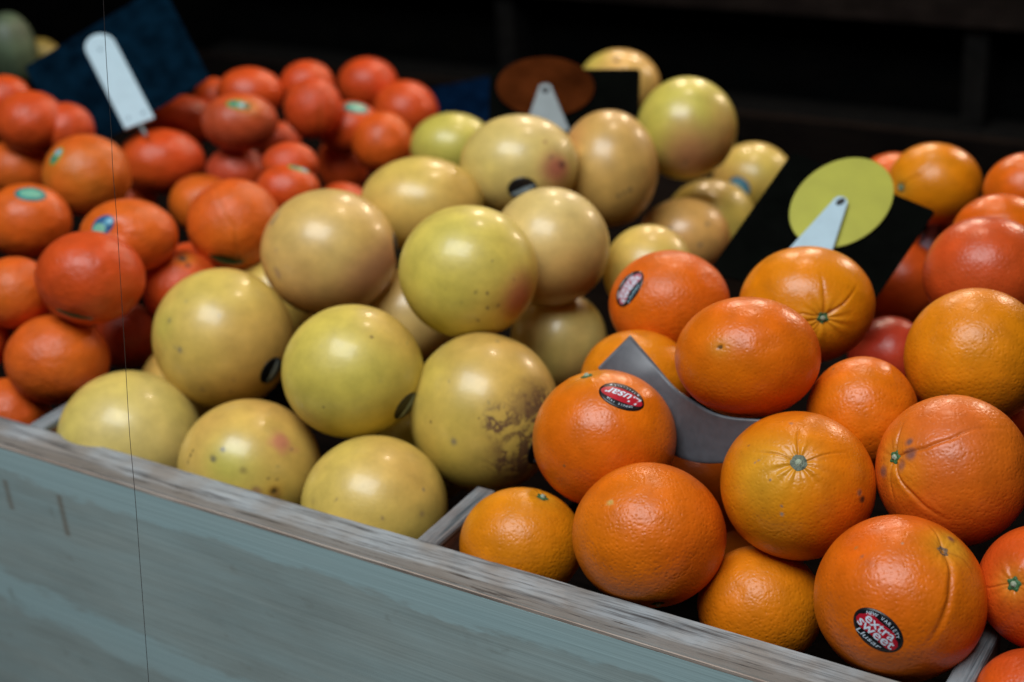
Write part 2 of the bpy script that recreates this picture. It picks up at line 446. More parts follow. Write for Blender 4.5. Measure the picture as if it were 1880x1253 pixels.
            s.disc("printed_mark", fr, 0.0040, 0.0026, 0.0003, SKYP, base, cx=0.0050, cy=-0.0020)
        elif kind == 'lime':
            base = s.disc("sticker", fr, 0.0095, 0.0060, 0.00018, LIMEP, s.o)
            s.disc("printed_mark", fr, 0.0034, 0.0034, 0.0003, PALEB, base, cx=0.0040)
            s.disc("printed_field", fr, 0.0030, 0.0030, 0.0003, TEAL, base, cx=-0.0030)
    def text(s, txt, fr, cx, cy, w, h, shear, mat, parent, bold=0.012):
        P, F = glyphs(txt, bold)
        lo, hi = P.min(0), P.max(0)
        P = (P - (lo + hi) / 2) / (hi - lo)
        P[:, 0] = P[:, 0] * w + P[:, 1] * h * shear + cx; P[:, 1] = P[:, 1] * h + cy
        return mesh_obj("lettering", s.surf(fr, P, 0.00042), F, mat, parent, smooth=False)
    def arc(s, txt, fr, ra, rb, h, a0, a1, mat, parent, sgn):
        V = []; F = []
        for i, ch in enumerate(txt):
            if ch == ' ': continue
            P, f = glyphs(ch, 0.0)
            lo, hi = P.min(0), P.max(0); P = (P - (lo + hi) / 2); P = P / 0.72 * h
            t = math.radians(a0 + (a1 - a0) * (i + 0.5) / len(txt))
            x, y = ra * math.cos(t), rb * math.sin(t)
            nx, ny = x / ra ** 2, y / rb ** 2; l = math.hypot(nx, ny); nx, ny = nx / l * sgn, ny / l * sgn
            Q = np.stack([x + P[:, 0] * ny + P[:, 1] * nx, y - P[:, 0] * nx + P[:, 1] * ny], 1)
            o = len(V); V += list(s.surf(fr, Q, 0.00042)); F += [tuple(o + k for k in g) for g in f]
        return mesh_obj("lettering", V, F, mat, parent, smooth=False)

_gl = {}
def glyphs(txt, bold):
    key = (txt, bold)
    if key in _gl: return _gl[key][0].copy(), _gl[key][1]
    cu = bpy.data.curves.new("glyph", 'FONT'); cu.body = txt; cu.offset = bold; cu.resolution_u = 4
    o = bpy.data.objects.new("glyph", cu); COL.objects.link(o)
    dg = bpy.context.evaluated_depsgraph_get(); dg.update()
    me = bpy.data.meshes.new_from_object(o.evaluated_get(dg))
    P = np.array([v.co[:2] for v in me.vertices]); F = [tuple(p.vertices) for p in me.polygons]
    bpy.data.objects.remove(o); bpy.data.curves.remove(cu); bpy.data.meshes.remove(me)
    _gl[key] = (P, F)
    return P.copy(), F

FRUITS = [
 {'k':'orange','c':(-0.1742,0.0344,-0.009),'q':(0.8513,0.4479,0.1569,0.2235),'ax':(0.0382,0.0348,0.0364),'A':(0.88,0.285,0.005),'B':(0.88,0.2,0.004),'id':'O1','s':(0.351,0.827,0.439),'cal':'green','l':'orange low in the corner between wooden divider and front rail, green stem on top'},
 {'k':'orange','c':(-0.1447,0.091,0.0425),'q':(0.8398,0.4823,0.1418,0.2049),'ax':(0.0441,0.0427,0.0434),'A':(0.88,0.2,0.004),'B':(0.84,0.118,0.005),'id':'O2','s':(-0.244,0.929,0.278),'cal':'green','st':[((0.252,0.606,0.754),202,'llusar')],'l':'orange with an upside down red and black oval sticker, before the grey card'},
 {'k':'orange','c':(-0.0869,0.0384,0.0194),'q':(0.856,0.4591,0.1219,0.2041),'ax':(0.0442,0.0417,0.0429),'A':(0.88,0.2,0.004),'B':(0.84,0.118,0.005),'id':'O3','s':(0.1,-0.955,0.281),'cal':'green','sp':[((-0.479,0.439,0.76),0.0368,(0.7,0.45,0.12)),((0.968,-0.209,0.141),0.0368,(0.3,0.15,0.08))],'l':'large smooth orange leaning over the front rail, stem pointing down at the wood'},
 {'k':'orange','c':(-0.0271,0.0589,-0.0243),'q':(0.8692,0.447,0.0862,0.1931),'ax':(0.0365,0.0349,0.0357),'A':(0.88,0.2,0.004),'B':(0.88,0.285,0.005),'id':'O4','s':(0.343,-0.224,-0.912),'l':'half sunken orange behind the front rail, left of the sticker orange with the deep crease'},
 {'k':'orange','c':(-0.016,0.0874,0.0446),'q':(0.8538,0.4817,0.0853,0.1781),'ax':(0.0446,0.0428,0.0437),'A':(0.88,0.285,0.005),'B':(0.88,0.2,0.004),'id':'O5','s':(0.014,0.299,0.954),'cal':'grey','rib':1.0,'cr':[([(0.014,0.299,0.954),(-0.315,0.409,0.857),(-0.58,0.46,0.672)],0.022,0.016),([(0.014,0.299,0.954),(0.021,0.591,0.806),(0.049,0.847,0.53)],0.018,0.012),([(0.014,0.299,0.954),(0.315,0.409,0.857),(0.664,0.409,0.626)],0.02,0.012)],'sp':[((0.79,-0.19,0.583),0.05,(0.06,0.03,0.02)),((0.755,-0.102,0.647),0.0429,(0.3,0.14,0.08)),((-0.476,0.321,0.819),0.0214,(0.35,0.25,0.2)),((-0.531,0.292,0.795),0.0179,(0.35,0.2,0.15)),((-0.336,0.066,0.94),0.025,(0.3,0.2,0.15)),((-0.203,-0.27,0.941),0.0214,(0.3,0.2,0.15)),((-0.203,-0.372,0.906),0.0214,(0.35,0.3,0.25)),((-0.608,0.518,0.601),0.0214,(0.4,0.15,0.05)),((-0.07,0.81,0.582),0.0286,(0.5,0.2,0.1))],'pa':[((-0.455,0.153,0.877),0.429,(0.8,0.42,0.03),0.6),((0.664,-0.504,0.552),0.643,(0.84,0.118,0.005),0.6)],'l':'orange facing out with a grey woody stem button at the centre of puckered skin'},
 {'k':'orange','c':(0.0608,0.0402,0.0201),'q':(0.8713,0.4566,0.049,0.173),'ax':(0.0449,0.0443,0.0446),'A':(0.88,0.2,0.004),'B':(0.84,0.118,0.005),'id':'O6','s':(0.529,0.575,0.624),'cal':'scar','cr':[([(0.529,0.575,0.624),(0.587,0.294,0.754),(0.542,-0.065,0.838),(0.413,-0.327,0.85),(0.252,-0.556,0.792)],0.045,0.035),([(0.529,0.575,0.624),(0.458,0.752,0.475),(0.348,0.863,0.366)],0.03,0.022),([(0.529,0.575,0.624),(0.735,0.458,0.5),(0.865,0.261,0.429)],0.03,0.012)],'sp':[((0.606,0.699,0.378),0.0519,(0.25,0.09,0.06)),((-0.394,0.484,0.782),0.0227,(0.4,0.12,0.05)),((0.058,0.634,0.771),0.0195,(0.5,0.3,0.2)),((-0.658,0.013,0.753),0.0162,(0.2,0.08,0.04)),((-0.458,0.588,0.666),0.0195,(0.45,0.2,0.05))],'pa':[((0.639,0.654,0.406),0.227,(0.82,0.4,0.03),0.7),((0.574,-0.654,0.493),0.455,(0.84,0.118,0.005),0.7)],'st':[((-0.258,-0.366,0.894),43,'sweet')],'l':'biggest front orange leaning on the rail, with the extra sweet sticker and a long crease'},
 {'k':'orange','c':(0.0618,0.1214,0.0553),'q':(0.8549,0.4934,0.0457,0.1536),'ax':(0.0425,0.0425,0.0425),'A':(0.88,0.2,0.004),'B':(0.72,0.11,0.015),'id':'O7','s':(-0.741,0.187,0.645),'cal':'green','cr':[([(-0.741,0.187,0.645),(-0.345,0.281,0.896),(0.158,0.489,0.858),(0.734,0.525,0.431)],0.025,0.03),([(-0.741,0.187,0.645),(-0.619,-0.144,0.772),(-0.345,-0.468,0.814),(-0.043,-0.647,0.761)],0.03,0.03),([(-0.741,0.187,0.645),(-0.669,0.468,0.578),(-0.489,0.755,0.436)],0.025,0.02),([(-0.741,0.187,0.645),(-0.777,-0.18,0.603),(-0.705,-0.468,0.533)],0.025,0.015)],'sp':[((-0.518,0.374,0.769),0.0719,(0.22,0.1,0.08)),((-0.504,0.216,0.837),0.0863,(0.25,0.1,0.08)),((-0.633,0.072,0.771),0.0647,(0.35,0.12,0.06)),((-0.885,-0.022,0.465),0.1007,(0.3,0.12,0.08)),((-0.052,0.989,0.141),0.036,(0.2,0.1,0.08))],'pa':[((-0.633,-0.036,0.773),0.36,(0.88,0.285,0.005),0.6),((0.086,0.612,0.787),0.647,(0.68,0.12,0.03),0.6)],'l':'deep red orange with long grooves fanning from its green stem, at the right edge'},
 {'k':'orange','c':(-0.0045,0.1592,0.0586),'q':(0.8448,0.5045,0.0742,0.1621),'ax':(0.0327,0.034,0.0334),'A':(0.88,0.2,0.004),'B':(0.84,0.118,0.005),'id':'O8','s':(-0.666,-0.404,-0.627),'l':'small orange nestled in the middle, behind the one with the grey stem button'},
 {'k':'orange','c':(-0.0688,0.1361,0.0936),'q':(0.8329,0.5131,0.1094,0.176),'ax':(0.0435,0.0363,0.0397),'A':(0.88,0.2,0.004),'B':(0.84,0.118,0.005),'id':'O9','s':(-0.307,-0.221,-0.926),'tip':(-0.361,0.162,0.918),'l':'oval orange cradled by the curled grey card, with a pinhole blossom end'},
 {'k':'orange','c':(-0.0759,0.2471,0.0798),'q':(0.8266,0.53,0.0982,0.162),'ax':(0.0447,0.0389,0.0417),'A':(0.88,0.285,0.005),'B':(0.88,0.2,0.004),'id':'O10','s':(0.242,-0.222,0.945),'cal':'green','rib':1.2,'cr':[([(0.242,-0.222,0.945),(0.524,-0.0,0.852),(0.726,0.37,0.58)],0.03,0.03),([(0.242,-0.222,0.945),(0.25,0.185,0.95),(0.202,0.556,0.807)],0.03,0.018),([(0.242,-0.222,0.945),(0.0,-0.509,0.861),(-0.121,-0.741,0.661)],0.022,0.015),([(0.242,-0.222,0.945),(-0.04,-0.139,0.989),(-0.323,-0.231,0.918)],0.022,0.012)],'l':'golden orange with green stem button and puckered skin, below the lime green disc'},
 {'k':'orange','c':(-0.1645,0.2229,0.0741),'q':(0.8215,0.5224,0.1344,0.1851),'ax':(0.0411,0.0371,0.039),'A':(0.84,0.118,0.005),'B':(0.88,0.2,0.004),'id':'O11','s':(-0.654,-0.447,-0.61),'st':[((-0.676,0.3,0.673),-52,'sweet')],'l':'orange with a small black sticker on its left shoulder, touching the black card'},
 {'k':'orange','c':(-0.1592,0.1635,0.0471),'q':(0.8319,0.5008,0.1373,0.1956),'ax':(0.0372,0.0322,0.0346),'A':(0.88,0.2,0.004),'B':(0.88,0.285,0.005),'id':'O12','s':(0.471,-0.243,-0.848),'st':[((0.912,0.384,0.141),-80,'dark')],'l':'orange mostly hidden behind the pointed corner of the grey card'},
 {'k':'orange','c':(0.0433,0.2222,0.0774),'q':(0.8384,0.5246,0.0502,0.1391),'ax':(0.0426,0.0419,0.0422),'A':(0.88,0.285,0.005),'B':(0.88,0.2,0.004),'id':'O13','s':(0.486,-0.246,-0.838),'l':'large golden yellow orange at the right edge, above the red grooved one'},
 {'k':'orange','c':(0.0169,0.332,0.0834),'q':(0.8258,0.546,0.0555,0.1296),'ax':(0.041,0.0381,0.0395),'A':(0.72,0.085,0.012),'B':(0.66,0.1,0.02),'id':'O14','s':(-0.608,-0.291,-0.739),'l':'dark red orange at the right edge, above the golden yellow one'},
 {'k':'orange','c':(-0.0011,0.4333,0.0703),'q':(0.8199,0.5563,0.0557,0.1235),'ax':(0.0339,0.0299,0.0318),'A':(0.84,0.118,0.005),'B':(0.88,0.2,0.004),'id':'O15','s':(0.126,-0.763,-0.633),'l':'orange peeking over the top of the dark red one at the right edge'},
 {'k':'orange','c':(-0.0891,0.5583,0.0556),'q':(0.8101,0.5666,0.0768,0.1298),'ax':(0.0382,0.0337,0.0359),'A':(0.88,0.285,0.005),'B':(0.88,0.2,0.004),'id':'O16','s':(-0.706,-0.107,0.7),'cal':'green','cr':[([(-0.706,-0.107,0.7),(-0.294,0.227,0.929),(0.059,0.627,0.777)],0.04,0.02)],'l':'golden orange at the back right, just right of the lime green disc'},
 {'k':'orange','c':(-0.0031,0.5101,0.0778),'q':(0.8131,0.5682,0.0538,0.1148),'ax':(0.0318,0.0284,0.0301),'A':(0.84,0.118,0.005),'B':(0.88,0.2,0.004),'id':'O17','s':(-0.088,-0.21,-0.974),'l':'farthest right orange of the back row, cut off by the photo edge'},
 {'k':'orange','c':(-0.1149,0.5833,0.0023),'q':(0.817,0.5544,0.0783,0.1378),'ax':(0.0357,0.0376,0.0366),'A':(0.72,0.085,0.012),'B':(0.7,0.1,0.02),'id':'O18','s':(-0.52,-0.255,-0.815),'st':[((0.474,-0.2,0.858),-70,'sweet')],'l':'red orange with a dark sticker, poking out behind the right corner of the black card'},
 {'k':'orange','c':(-0.1518,0.6446,0.0097),'q':(0.8104,0.5629,0.0861,0.1375),'ax':(0.0344,0.0344,0.0344),'A':(0.84,0.118,0.005),'B':(0.88,0.2,0.004),'id':'O19','s':(-0.664,-0.413,-0.623),'l':'sliver of orange showing directly behind the top of the lime green disc'},
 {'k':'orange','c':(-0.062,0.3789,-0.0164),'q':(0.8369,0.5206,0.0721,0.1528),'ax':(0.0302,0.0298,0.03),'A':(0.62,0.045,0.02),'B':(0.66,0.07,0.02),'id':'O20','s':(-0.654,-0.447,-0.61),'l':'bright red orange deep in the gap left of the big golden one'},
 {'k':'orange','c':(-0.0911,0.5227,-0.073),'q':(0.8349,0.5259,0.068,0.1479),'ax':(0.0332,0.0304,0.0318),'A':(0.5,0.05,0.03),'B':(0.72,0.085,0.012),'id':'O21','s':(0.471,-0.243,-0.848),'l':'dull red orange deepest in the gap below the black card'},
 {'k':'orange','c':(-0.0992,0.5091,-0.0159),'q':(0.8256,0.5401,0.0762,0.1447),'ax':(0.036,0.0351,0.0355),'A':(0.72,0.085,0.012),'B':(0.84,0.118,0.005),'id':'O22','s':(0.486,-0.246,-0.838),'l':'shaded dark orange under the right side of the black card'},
 {'k':'orange','c':(0.1265,0.0757,0.0253),'q':(0.8712,0.4667,0.0124,0.152),'ax':(0.0341,0.0335,0.0338),'A':(0.84,0.118,0.005),'B':(0.72,0.085,0.012),'id':'O23','s':(-0.437,0.051,0.898),'cal':'green','rib':0.8,'cr':[([(-0.437,0.051,0.898),(-0.689,0.009,0.725),(-0.941,-0.026,0.337)],0.02,0.02)],'l':'red orange with green stem button in the next bin, beyond the right divider'},
 {'k':'orange','c':(0.1363,0.0271,-0.0151),'q':(0.8854,0.4343,0.0062,0.1657),'ax':(0.03,0.0298,0.0299),'A':(0.72,0.085,0.012),'B':(0.84,0.118,0.005),'id':'O24','s':(0.126,-0.763,-0.633),'l':'red orange in the bottom right corner of the photo, in the next bin'},
 {'k':'orange','c':(-0.1264,0.1907,-0.0366),'q':(0.8499,0.4777,0.1116,0.1923),'ax':(0.0417,0.041,0.0413),'A':(0.84,0.118,0.005),'B':(0.88,0.2,0.004),'id':'O25','s':(0.111,-0.765,-0.634),'l':'shaded orange down in the gap under the grey card'},
 {'k':'orange','c':(-0.1164,0.1925,-0.0812),'q':(0.8586,0.4632,0.103,0.1941),'ax':(0.0378,0.0359,0.0368),'A':(0.88,0.2,0.004),'B':(0.84,0.118,0.005),'id':'O26','s':(-0.088,-0.21,-0.974),'l':'shaded orange deep behind the big smooth one that overhangs the rail'},
 {'k':'orange','c':(0.0721,0.2812,-0.0082),'q':(0.852,0.5043,0.0264,0.1382),'ax':(0.0374,0.0357,0.0365),'A':(0.72,0.085,0.012),'B':(0.84,0.118,0.005),'id':'O27','s':(-0.52,-0.255,-0.815),'l':'red orange barely showing at the right edge between the golden and the grooved ones'},
 {'k':'grapefruit','c':(-0.5158,0.0411,-0.0212),'q':(0.8087,0.4453,0.2677,0.2758),'ax':(0.0519,0.0511,0.0515),'A':(0.72,0.56,0.11),'B':(0.7,0.52,0.18),'id':'G1','s':(-0.495,-0.248,-0.833),'l':'pale yellow grapefruit at the left end of the front row, beside the left divider'},
 {'k':'grapefruit','c':(-0.4035,0.046,-0.0196),'q':(0.8228,0.4476,0.2351,0.2596),'ax':(0.0495,0.0483,0.0489),'A':(0.7,0.42,0.1),'B':(0.72,0.56,0.11),'id':'G2','s':(0.592,-0.541,-0.598),'tip':(0.315,-0.323,0.892),'sp':[((0.385,0.378,0.842),0.1634,(0.66,0.24,0.13)),((-0.8,0.173,0.574),0.0311,(0.05,0.04,0.02)),((-0.831,0.094,0.549),0.0311,(0.05,0.04,0.02)),((-0.769,0.236,0.594),0.0233,(0.05,0.04,0.02)),((-0.5,0.118,0.858),0.0467,(0.2,0.17,0.08)),((-0.377,0.252,0.891),0.0389,(0.12,0.12,0.1)),((-0.1,-0.031,0.994),0.0545,(0.35,0.26,0.06)),((0.338,0.024,0.941),0.0311,(0.25,0.2,0.05)),((0.231,-0.142,0.963),0.0233,(0.2,0.12,0.05)),((0.346,-0.157,0.925),0.0311,(0.25,0.17,0.06)),((0.315,-0.331,0.889),0.0856,(0.03,0.03,0.04)),((0.062,-0.299,0.952),0.07,(0.4,0.22,0.1)),((0.538,0.268,0.799),0.0233,(0.4,0.2,0.1))],'pa':[((-0.323,0.079,0.943),0.389,(0.54,0.51,0.08),0.7)],'l':'speckled yellow grapefruit with a pink blotch and black blemishes, middle of the front row'},
 {'k':'grapefruit','c':(-0.2956,0.0449,-0.0202),'q':(0.8372,0.4473,0.1998,0.2431),'ax':(0.048,0.0473,0.0476),'A':(0.72,0.56,0.11),'B':(0.7,0.42,0.1),'id':'G3','s':(-0.645,-0.466,-0.606),'sp':[((0.654,0.214,0.726),0.0379,(0.35,0.25,0.12)),((0.105,-0.168,0.98),0.0303,(0.35,0.22,0.1)),((-0.827,0.046,0.56),0.0227,(0.3,0.2,0.08)),((-0.511,0.076,0.856),0.0227,(0.45,0.3,0.1)),((0.624,-0.115,0.773),0.053,(0.45,0.3,0.1))],'pa':[((0.391,0.595,0.702),0.455,(0.7,0.42,0.1),0.7)],'l':'yellow grapefruit in the right corner of its bin, against the wooden divider'},
 {'k':'grapefruit','c':(-0.484,0.1193,0.0327),'q':(0.7992,0.4809,0.25,0.2599),'ax':(0.0528,0.0524,0.0526),'A':(0.72,0.56,0.11),'B':(0.7,0.42,0.1),'id':'G4','s':(-0.025,-0.772,-0.636),'sp':[((-0.723,0.248,0.645),0.0386,(0.25,0.22,0.1)),((-0.585,-0.155,0.796),0.0309,(0.25,0.2,0.12)),((-0.523,-0.178,0.833),0.0232,(0.25,0.2,0.12)),((-0.646,-0.116,0.754),0.0232,(0.3,0.25,0.12)),((-0.285,-0.705,0.649),0.0386,(0.4,0.25,0.08)),((0.138,-0.574,0.807),0.027,(0.4,0.25,0.08)),((-0.054,0.302,0.952),0.0232,(0.4,0.33,0.2)),((0.1,-0.736,0.669),0.0309,(0.4,0.25,0.08)),((-0.5,0.504,0.704),0.0232,(0.35,0.3,0.15))],'pa':[((0.462,-0.14,0.876),0.618,(0.7,0.42,0.1),0.9),((0.077,-0.76,0.646),0.618,(0.62,0.36,0.08),0.6),((-0.846,0.171,0.505),0.309,(0.54,0.51,0.08),0.4)],'st':[((0.669,-0.457,0.586),-80,'grape')],'l':'grapefruit with a black sticker on its right side, second row, nearest the red tangerines'},
 {'k':'grapefruit','c':(-0.3443,0.0975,0.0443),'q':(0.8145,0.4823,0.2145,0.241),'ax':(0.0486,0.046,0.0473),'A':(0.72,0.56,0.11),'B':(0.68,0.53,0.09),'id':'G5','s':(0.439,-0.237,-0.867),'sp':[((0.746,0.415,0.521),0.0237,(0.35,0.33,0.1)),((-0.431,0.358,0.829),0.0198,(0.4,0.35,0.2)),((0.377,-0.138,0.916),0.0237,(0.4,0.35,0.1))],'pa':[((0.554,0.675,0.488),0.554,(0.7,0.42,0.1),0.7),((0.323,-0.301,0.897),0.712,(0.54,0.51,0.08),0.3)],'st':[((0.746,-0.512,0.425),-80,'grape')],'l':'lime yellow grapefruit in the centre of the second row, sticker low on its right'},
 {'k':'grapefruit','c':(-0.2659,0.1383,0.0102),'q':(0.8294,0.4812,0.1764,0.2222),'ax':(0.0522,0.0561,0.0524),'A':(0.6,0.45,0.08),'B':(0.7,0.42,0.1),'id':'G6','s':(0.294,0.945,0.141),'cal':'none','sp':[((-0.388,-0.352,0.852),0.043,(0.2,0.17,0.12)),((0.164,0.862,0.479),0.0359,(0.4,0.28,0.1)),((-0.448,0.372,0.813),0.0215,(0.4,0.3,0.1)),((0.052,0.103,0.993),0.0215,(0.4,0.3,0.1))],'pa':[((-0.706,0.694,0.141),0.43,(0.54,0.51,0.08),0.3)],'sc':[((0.709,-0.124,0.694),0.538),((0.448,-0.538,0.714),0.43),((0.187,-0.124,0.975),0.215)],'st':[((0.709,-0.448,0.544),-80,'grape')],'l':'tall pear shaped grapefruit with brown web scarring, touching the sticker orange'},
 {'k':'grapefruit','c':(-0.4458,0.2073,0.0736),'q':(0.7925,0.5125,0.2276,0.2397),'ax':(0.0521,0.0492,0.0506),'A':(0.7,0.42,0.1),'B':(0.7,0.52,0.18),'id':'G7','s':(-0.423,-0.669,-0.611),'sp':[((-0.816,0.466,0.342),0.0823,(0.35,0.24,0.14)),((-0.76,0.042,0.649),0.0329,(0.35,0.24,0.14)),((-0.84,-0.466,0.278),0.0741,(0.4,0.22,0.12)),((-0.736,-0.339,0.586),0.0741,(0.4,0.24,0.14)),((-0.592,-0.794,0.141),0.0823,(0.35,0.2,0.12)),((-0.32,-0.915,0.245),0.0741,(0.35,0.2,0.12))],'pa':[((0.76,-0.381,0.526),0.741,(0.62,0.26,0.14),0.8),((-0.36,-0.805,0.471),0.659,(0.62,0.32,0.12),0.7)],'st':[((0.985,0.1,0.141),-80,'grape')],'l':'tan grapefruit with a bruised left edge, left end of the third row'},
 {'k':'grapefruit','c':(-0.3025,0.1857,0.0903),'q':(0.8053,0.5178,0.1903,0.2173),'ax':(0.0494,0.0475,0.0484),'A':(0.72,0.56,0.11),'B':(0.66,0.52,0.08),'id':'G8','s':(-0.654,-0.337,-0.678),'sp':[((0.256,-0.298,0.92),0.0316,(0.1,0.07,0.05)),((0.264,-0.508,0.82),0.0237,(0.1,0.07,0.05)),((0.403,-0.484,0.777),0.0237,(0.15,0.1,0.05)),((0.132,-0.694,0.708),0.0277,(0.1,0.07,0.05)),((-0.085,-0.427,0.9),0.0198,(0.2,0.15,0.05)),((-0.31,-0.234,0.921),0.0198,(0.2,0.15,0.05)),((0.101,-0.282,0.954),0.0198,(0.2,0.15,0.05)),((0.628,-0.097,0.772),0.0198,(0.3,0.1,0.05)),((0.333,0.161,0.929),0.0198,(0.25,0.2,0.08))],'pa':[((0.698,-0.403,0.592),0.332,(0.62,0.2,0.11),0.8),((-0.155,-0.726,0.67),0.553,(0.54,0.51,0.08),0.45)],'l':'round yellow grapefruit with a pink cheek and black specks, centre of the heap'},
 {'k':'grapefruit','c':(-0.4324,0.313,0.0775),'q':(0.7904,0.5324,0.2067,0.2216),'ax':(0.05,0.0389,0.0441),'A':(0.72,0.56,0.11),'B':(0.7,0.42,0.1),'id':'G9','s':(-0.665,-0.369,-0.649),'pa':[((0.664,0.284,0.692),0.602,(0.7,0.42,0.1),0.9),((0.575,-0.398,0.715),0.501,(0.6,0.34,0.07),0.8)],'l':'long flattened grapefruit lying behind the tan bruised one'},
 {'k':'grapefruit','c':(-0.3804,0.3821,0.0935),'q':(0.7898,0.549,0.184,0.2022),'ax':(0.0485,0.0417,0.045),'A':(0.7,0.52,0.18),'B':(0.72,0.56,0.11),'id':'G10','s':(-0.541,-0.59,-0.6),'sp':[((0.713,0.032,0.7),0.0898,(0.12,0.04,0.04)),((0.528,0.172,0.832),0.0499,(0.25,0.12,0.08)),((0.426,0.462,0.778),0.0399,(0.4,0.2,0.08))],'pa':[((0.63,-0.032,0.776),0.279,(0.5,0.13,0.09),0.9)],'st':[((0.046,-0.441,0.896),-30,'grape')],'l':'pale grapefruit with a dark bruise on its right, below the reddish brown disc'},
 {'k':'grapefruit','c':(-0.3388,0.4546,0.0715),'q':(0.7953,0.5538,0.1611,0.1866),'ax':(0.0427,0.0497,0.0461),'A':(0.7,0.42,0.1),'B':(0.6,0.36,0.1),'id':'G11','s':(-0.667,-0.392,-0.634),'sp':[((0.326,-0.393,0.86),0.0504,(0.15,0.12,0.06)),((0.435,-0.336,0.835),0.0504,(0.15,0.12,0.06)),((0.228,-0.449,0.864),0.0403,(0.15,0.12,0.06)),((-0.755,0.64,0.141),0.0605,(0.4,0.3,0.15))],'pa':[((-0.272,-0.925,0.265),0.605,(0.5,0.3,0.09),0.6),((-0.707,0.477,0.523),0.353,(0.66,0.3,0.1),0.6)],'l':'tall tan grapefruit in front of the black card, with a short dark scratch'},
 {'k':'grapefruit','c':(-0.3095,0.549,0.0816),'q':(0.7921,0.5686,0.1438,0.1694),'ax':(0.0439,0.0454,0.0446),'A':(0.54,0.51,0.08),'B':(0.72,0.56,0.11),'id':'G12','s':(-0.648,-0.328,-0.687),'sp':[((-0.011,-0.638,0.77),0.0432,(0.2,0.14,0.08))],'pa':[((0.154,-0.521,0.839),0.627,(0.55,0.2,0.1),0.85),((0.758,-0.043,0.651),0.541,(0.6,0.34,0.1),0.7)],'l':'green grapefruit with a rosy lower half, highest at the back right of its heap'},
 {'k':'grapefruit','c':(-0.4908,0.758,0.0445),'q':(0.7809,0.5755,0.1642,0.1788),'ax':(0.0438,0.0375,0.0405),'A':(0.6,0.38,0.1),'B':(0.7,0.42,0.1),'id':'G13','s':(-0.079,0.708,0.702),'cal':'scar','sp':[((-0.079,0.692,0.717),0.0854,(0.1,0.05,0.04))],'pa':[((-0.684,0.708,0.176),0.569,(0.54,0.51,0.08),0.7)],'l':'farthest grapefruit, half hidden behind the upright black card'},
 {'k':'grapefruit','c':(-0.5432,0.5191,0.0455),'q':(0.7824,0.5491,0.2021,0.213),'ax':(0.0407,0.0334,0.0369),'A':(0.54,0.51,0.08),'B':(0.72,0.56,0.11),'id':'G14','s':(-0.403,-0.68,-0.613),'l':'green tinged grapefruit at the back left, beside the red tangerines'},
 {'k':'grapefruit','c':(-0.2869,0.2712,0.0791),'q':(0.8057,0.5302,0.1705,0.2018),'ax':(0.0437,0.0441,0.0439),'A':(0.7,0.52,0.18),'B':(0.7,0.42,0.1),'id':'G15','s':(0.576,-0.558,-0.598),'pa':[((0.463,-0.615,0.639),0.645,(0.6,0.34,0.09),0.7)],'l':'pale grapefruit right behind the round one with the pink cheek'},
 {'k':'grapefruit','c':(-0.2841,0.2706,0.0025),'q':(0.8219,0.5059,0.1614,0.2061),'ax':(0.0366,0.0374,0.037),'A':(0.72,0.56,0.11),'B':(0.7,0.52,0.18),'id':'G16','s':(-0.19,-0.753,-0.63),'l':'smaller pale grapefruit squeezed between the round pink cheeked one and the oranges'},
 {'k':'grapefruit','c':(-0.2415,0.3389,0.0396),'q':(0.8149,0.53,0.1427,0.1864),'ax':(0.0353,0.0362,0.0358),'A':(0.72,0.56,0.11),'B':(0.7,0.42,0.1),'id':'G17','s':(-0.513,-0.612,-0.602),'l':'yellow grapefruit partly covered by the orange with the small black sticker'},
 {'k':'grapefruit','c':(-0.2955,0.5106,-0.0058),'q':(0.8108,0.5409,0.1358,0.1777),'ax':(0.0406,0.0348,0.0376),'A':(0.7,0.36,0.1),'B':(0.7,0.42,0.1),'id':'G18','s':(-0.657,-0.439,-0.613),'sp':[((-0.333,0.181,0.925),0.09,(0.25,0.2,0.15)),((0.5,0.333,0.799),0.0643,(0.3,0.2,0.1)),((0.345,-0.194,0.918),0.0643,(0.3,0.2,0.1))],'l':'orange tinted grapefruit with grey spots, left of the tilted black card'},
 {'k':'grapefruit','c':(-0.3104,0.5962,-0.0229),'q':(0.809,0.5468,0.1304,0.1719),'ax':(0.042,0.0379,0.0399),'A':(0.72,0.56,0.11),'B':(0.7,0.42,0.1),'id':'G19','s':(-0.654,-0.447,-0.61),'l':'grapefruit between the orange tinted one and the one with a blue sticker'},
 {'k':'grapefruit','c':(-0.3107,0.6962,-0.0183),'q':(0.804,0.5591,0.1225,0.1613),'ax':(0.0398,0.0377,0.0387),'A':(0.7,0.42,0.1),'B':(0.54,0.51,0.08),'id':'G20','s':(-0.667,-0.392,-0.634),'st':[((-0.338,-0.171,0.925),40,'blue')],'l':'grapefruit with a bright blue sticker, at the upper left edge of the tilted black card'},
 {'k':'grapefruit','c':(-0.4066,0.2473,0.0106),'q':(0.8089,0.5018,0.203,0.2294),'ax':(0.0387,0.0379,0.0383),'A':(0.7,0.52,0.18),'B':(0.7,0.42,0.1),'id':'G21','s':(-0.648,-0.328,-0.687),'l':'grapefruit deep in the gap between the three big central ones'},
 {'k':'grapefruit','c':(-0.5403,0.2438,0.0014),'q':(0.7969,0.4957,0.2382,0.25),'ax':(0.0418,0.0418,0.0418),'A':(0.7,0.42,0.1),'B':(0.72,0.56,0.11),'id':'G22','s':(0.52,-0.607,-0.601),'l':'sliver of a tan grapefruit behind the bruised one, next to the tangerines'},
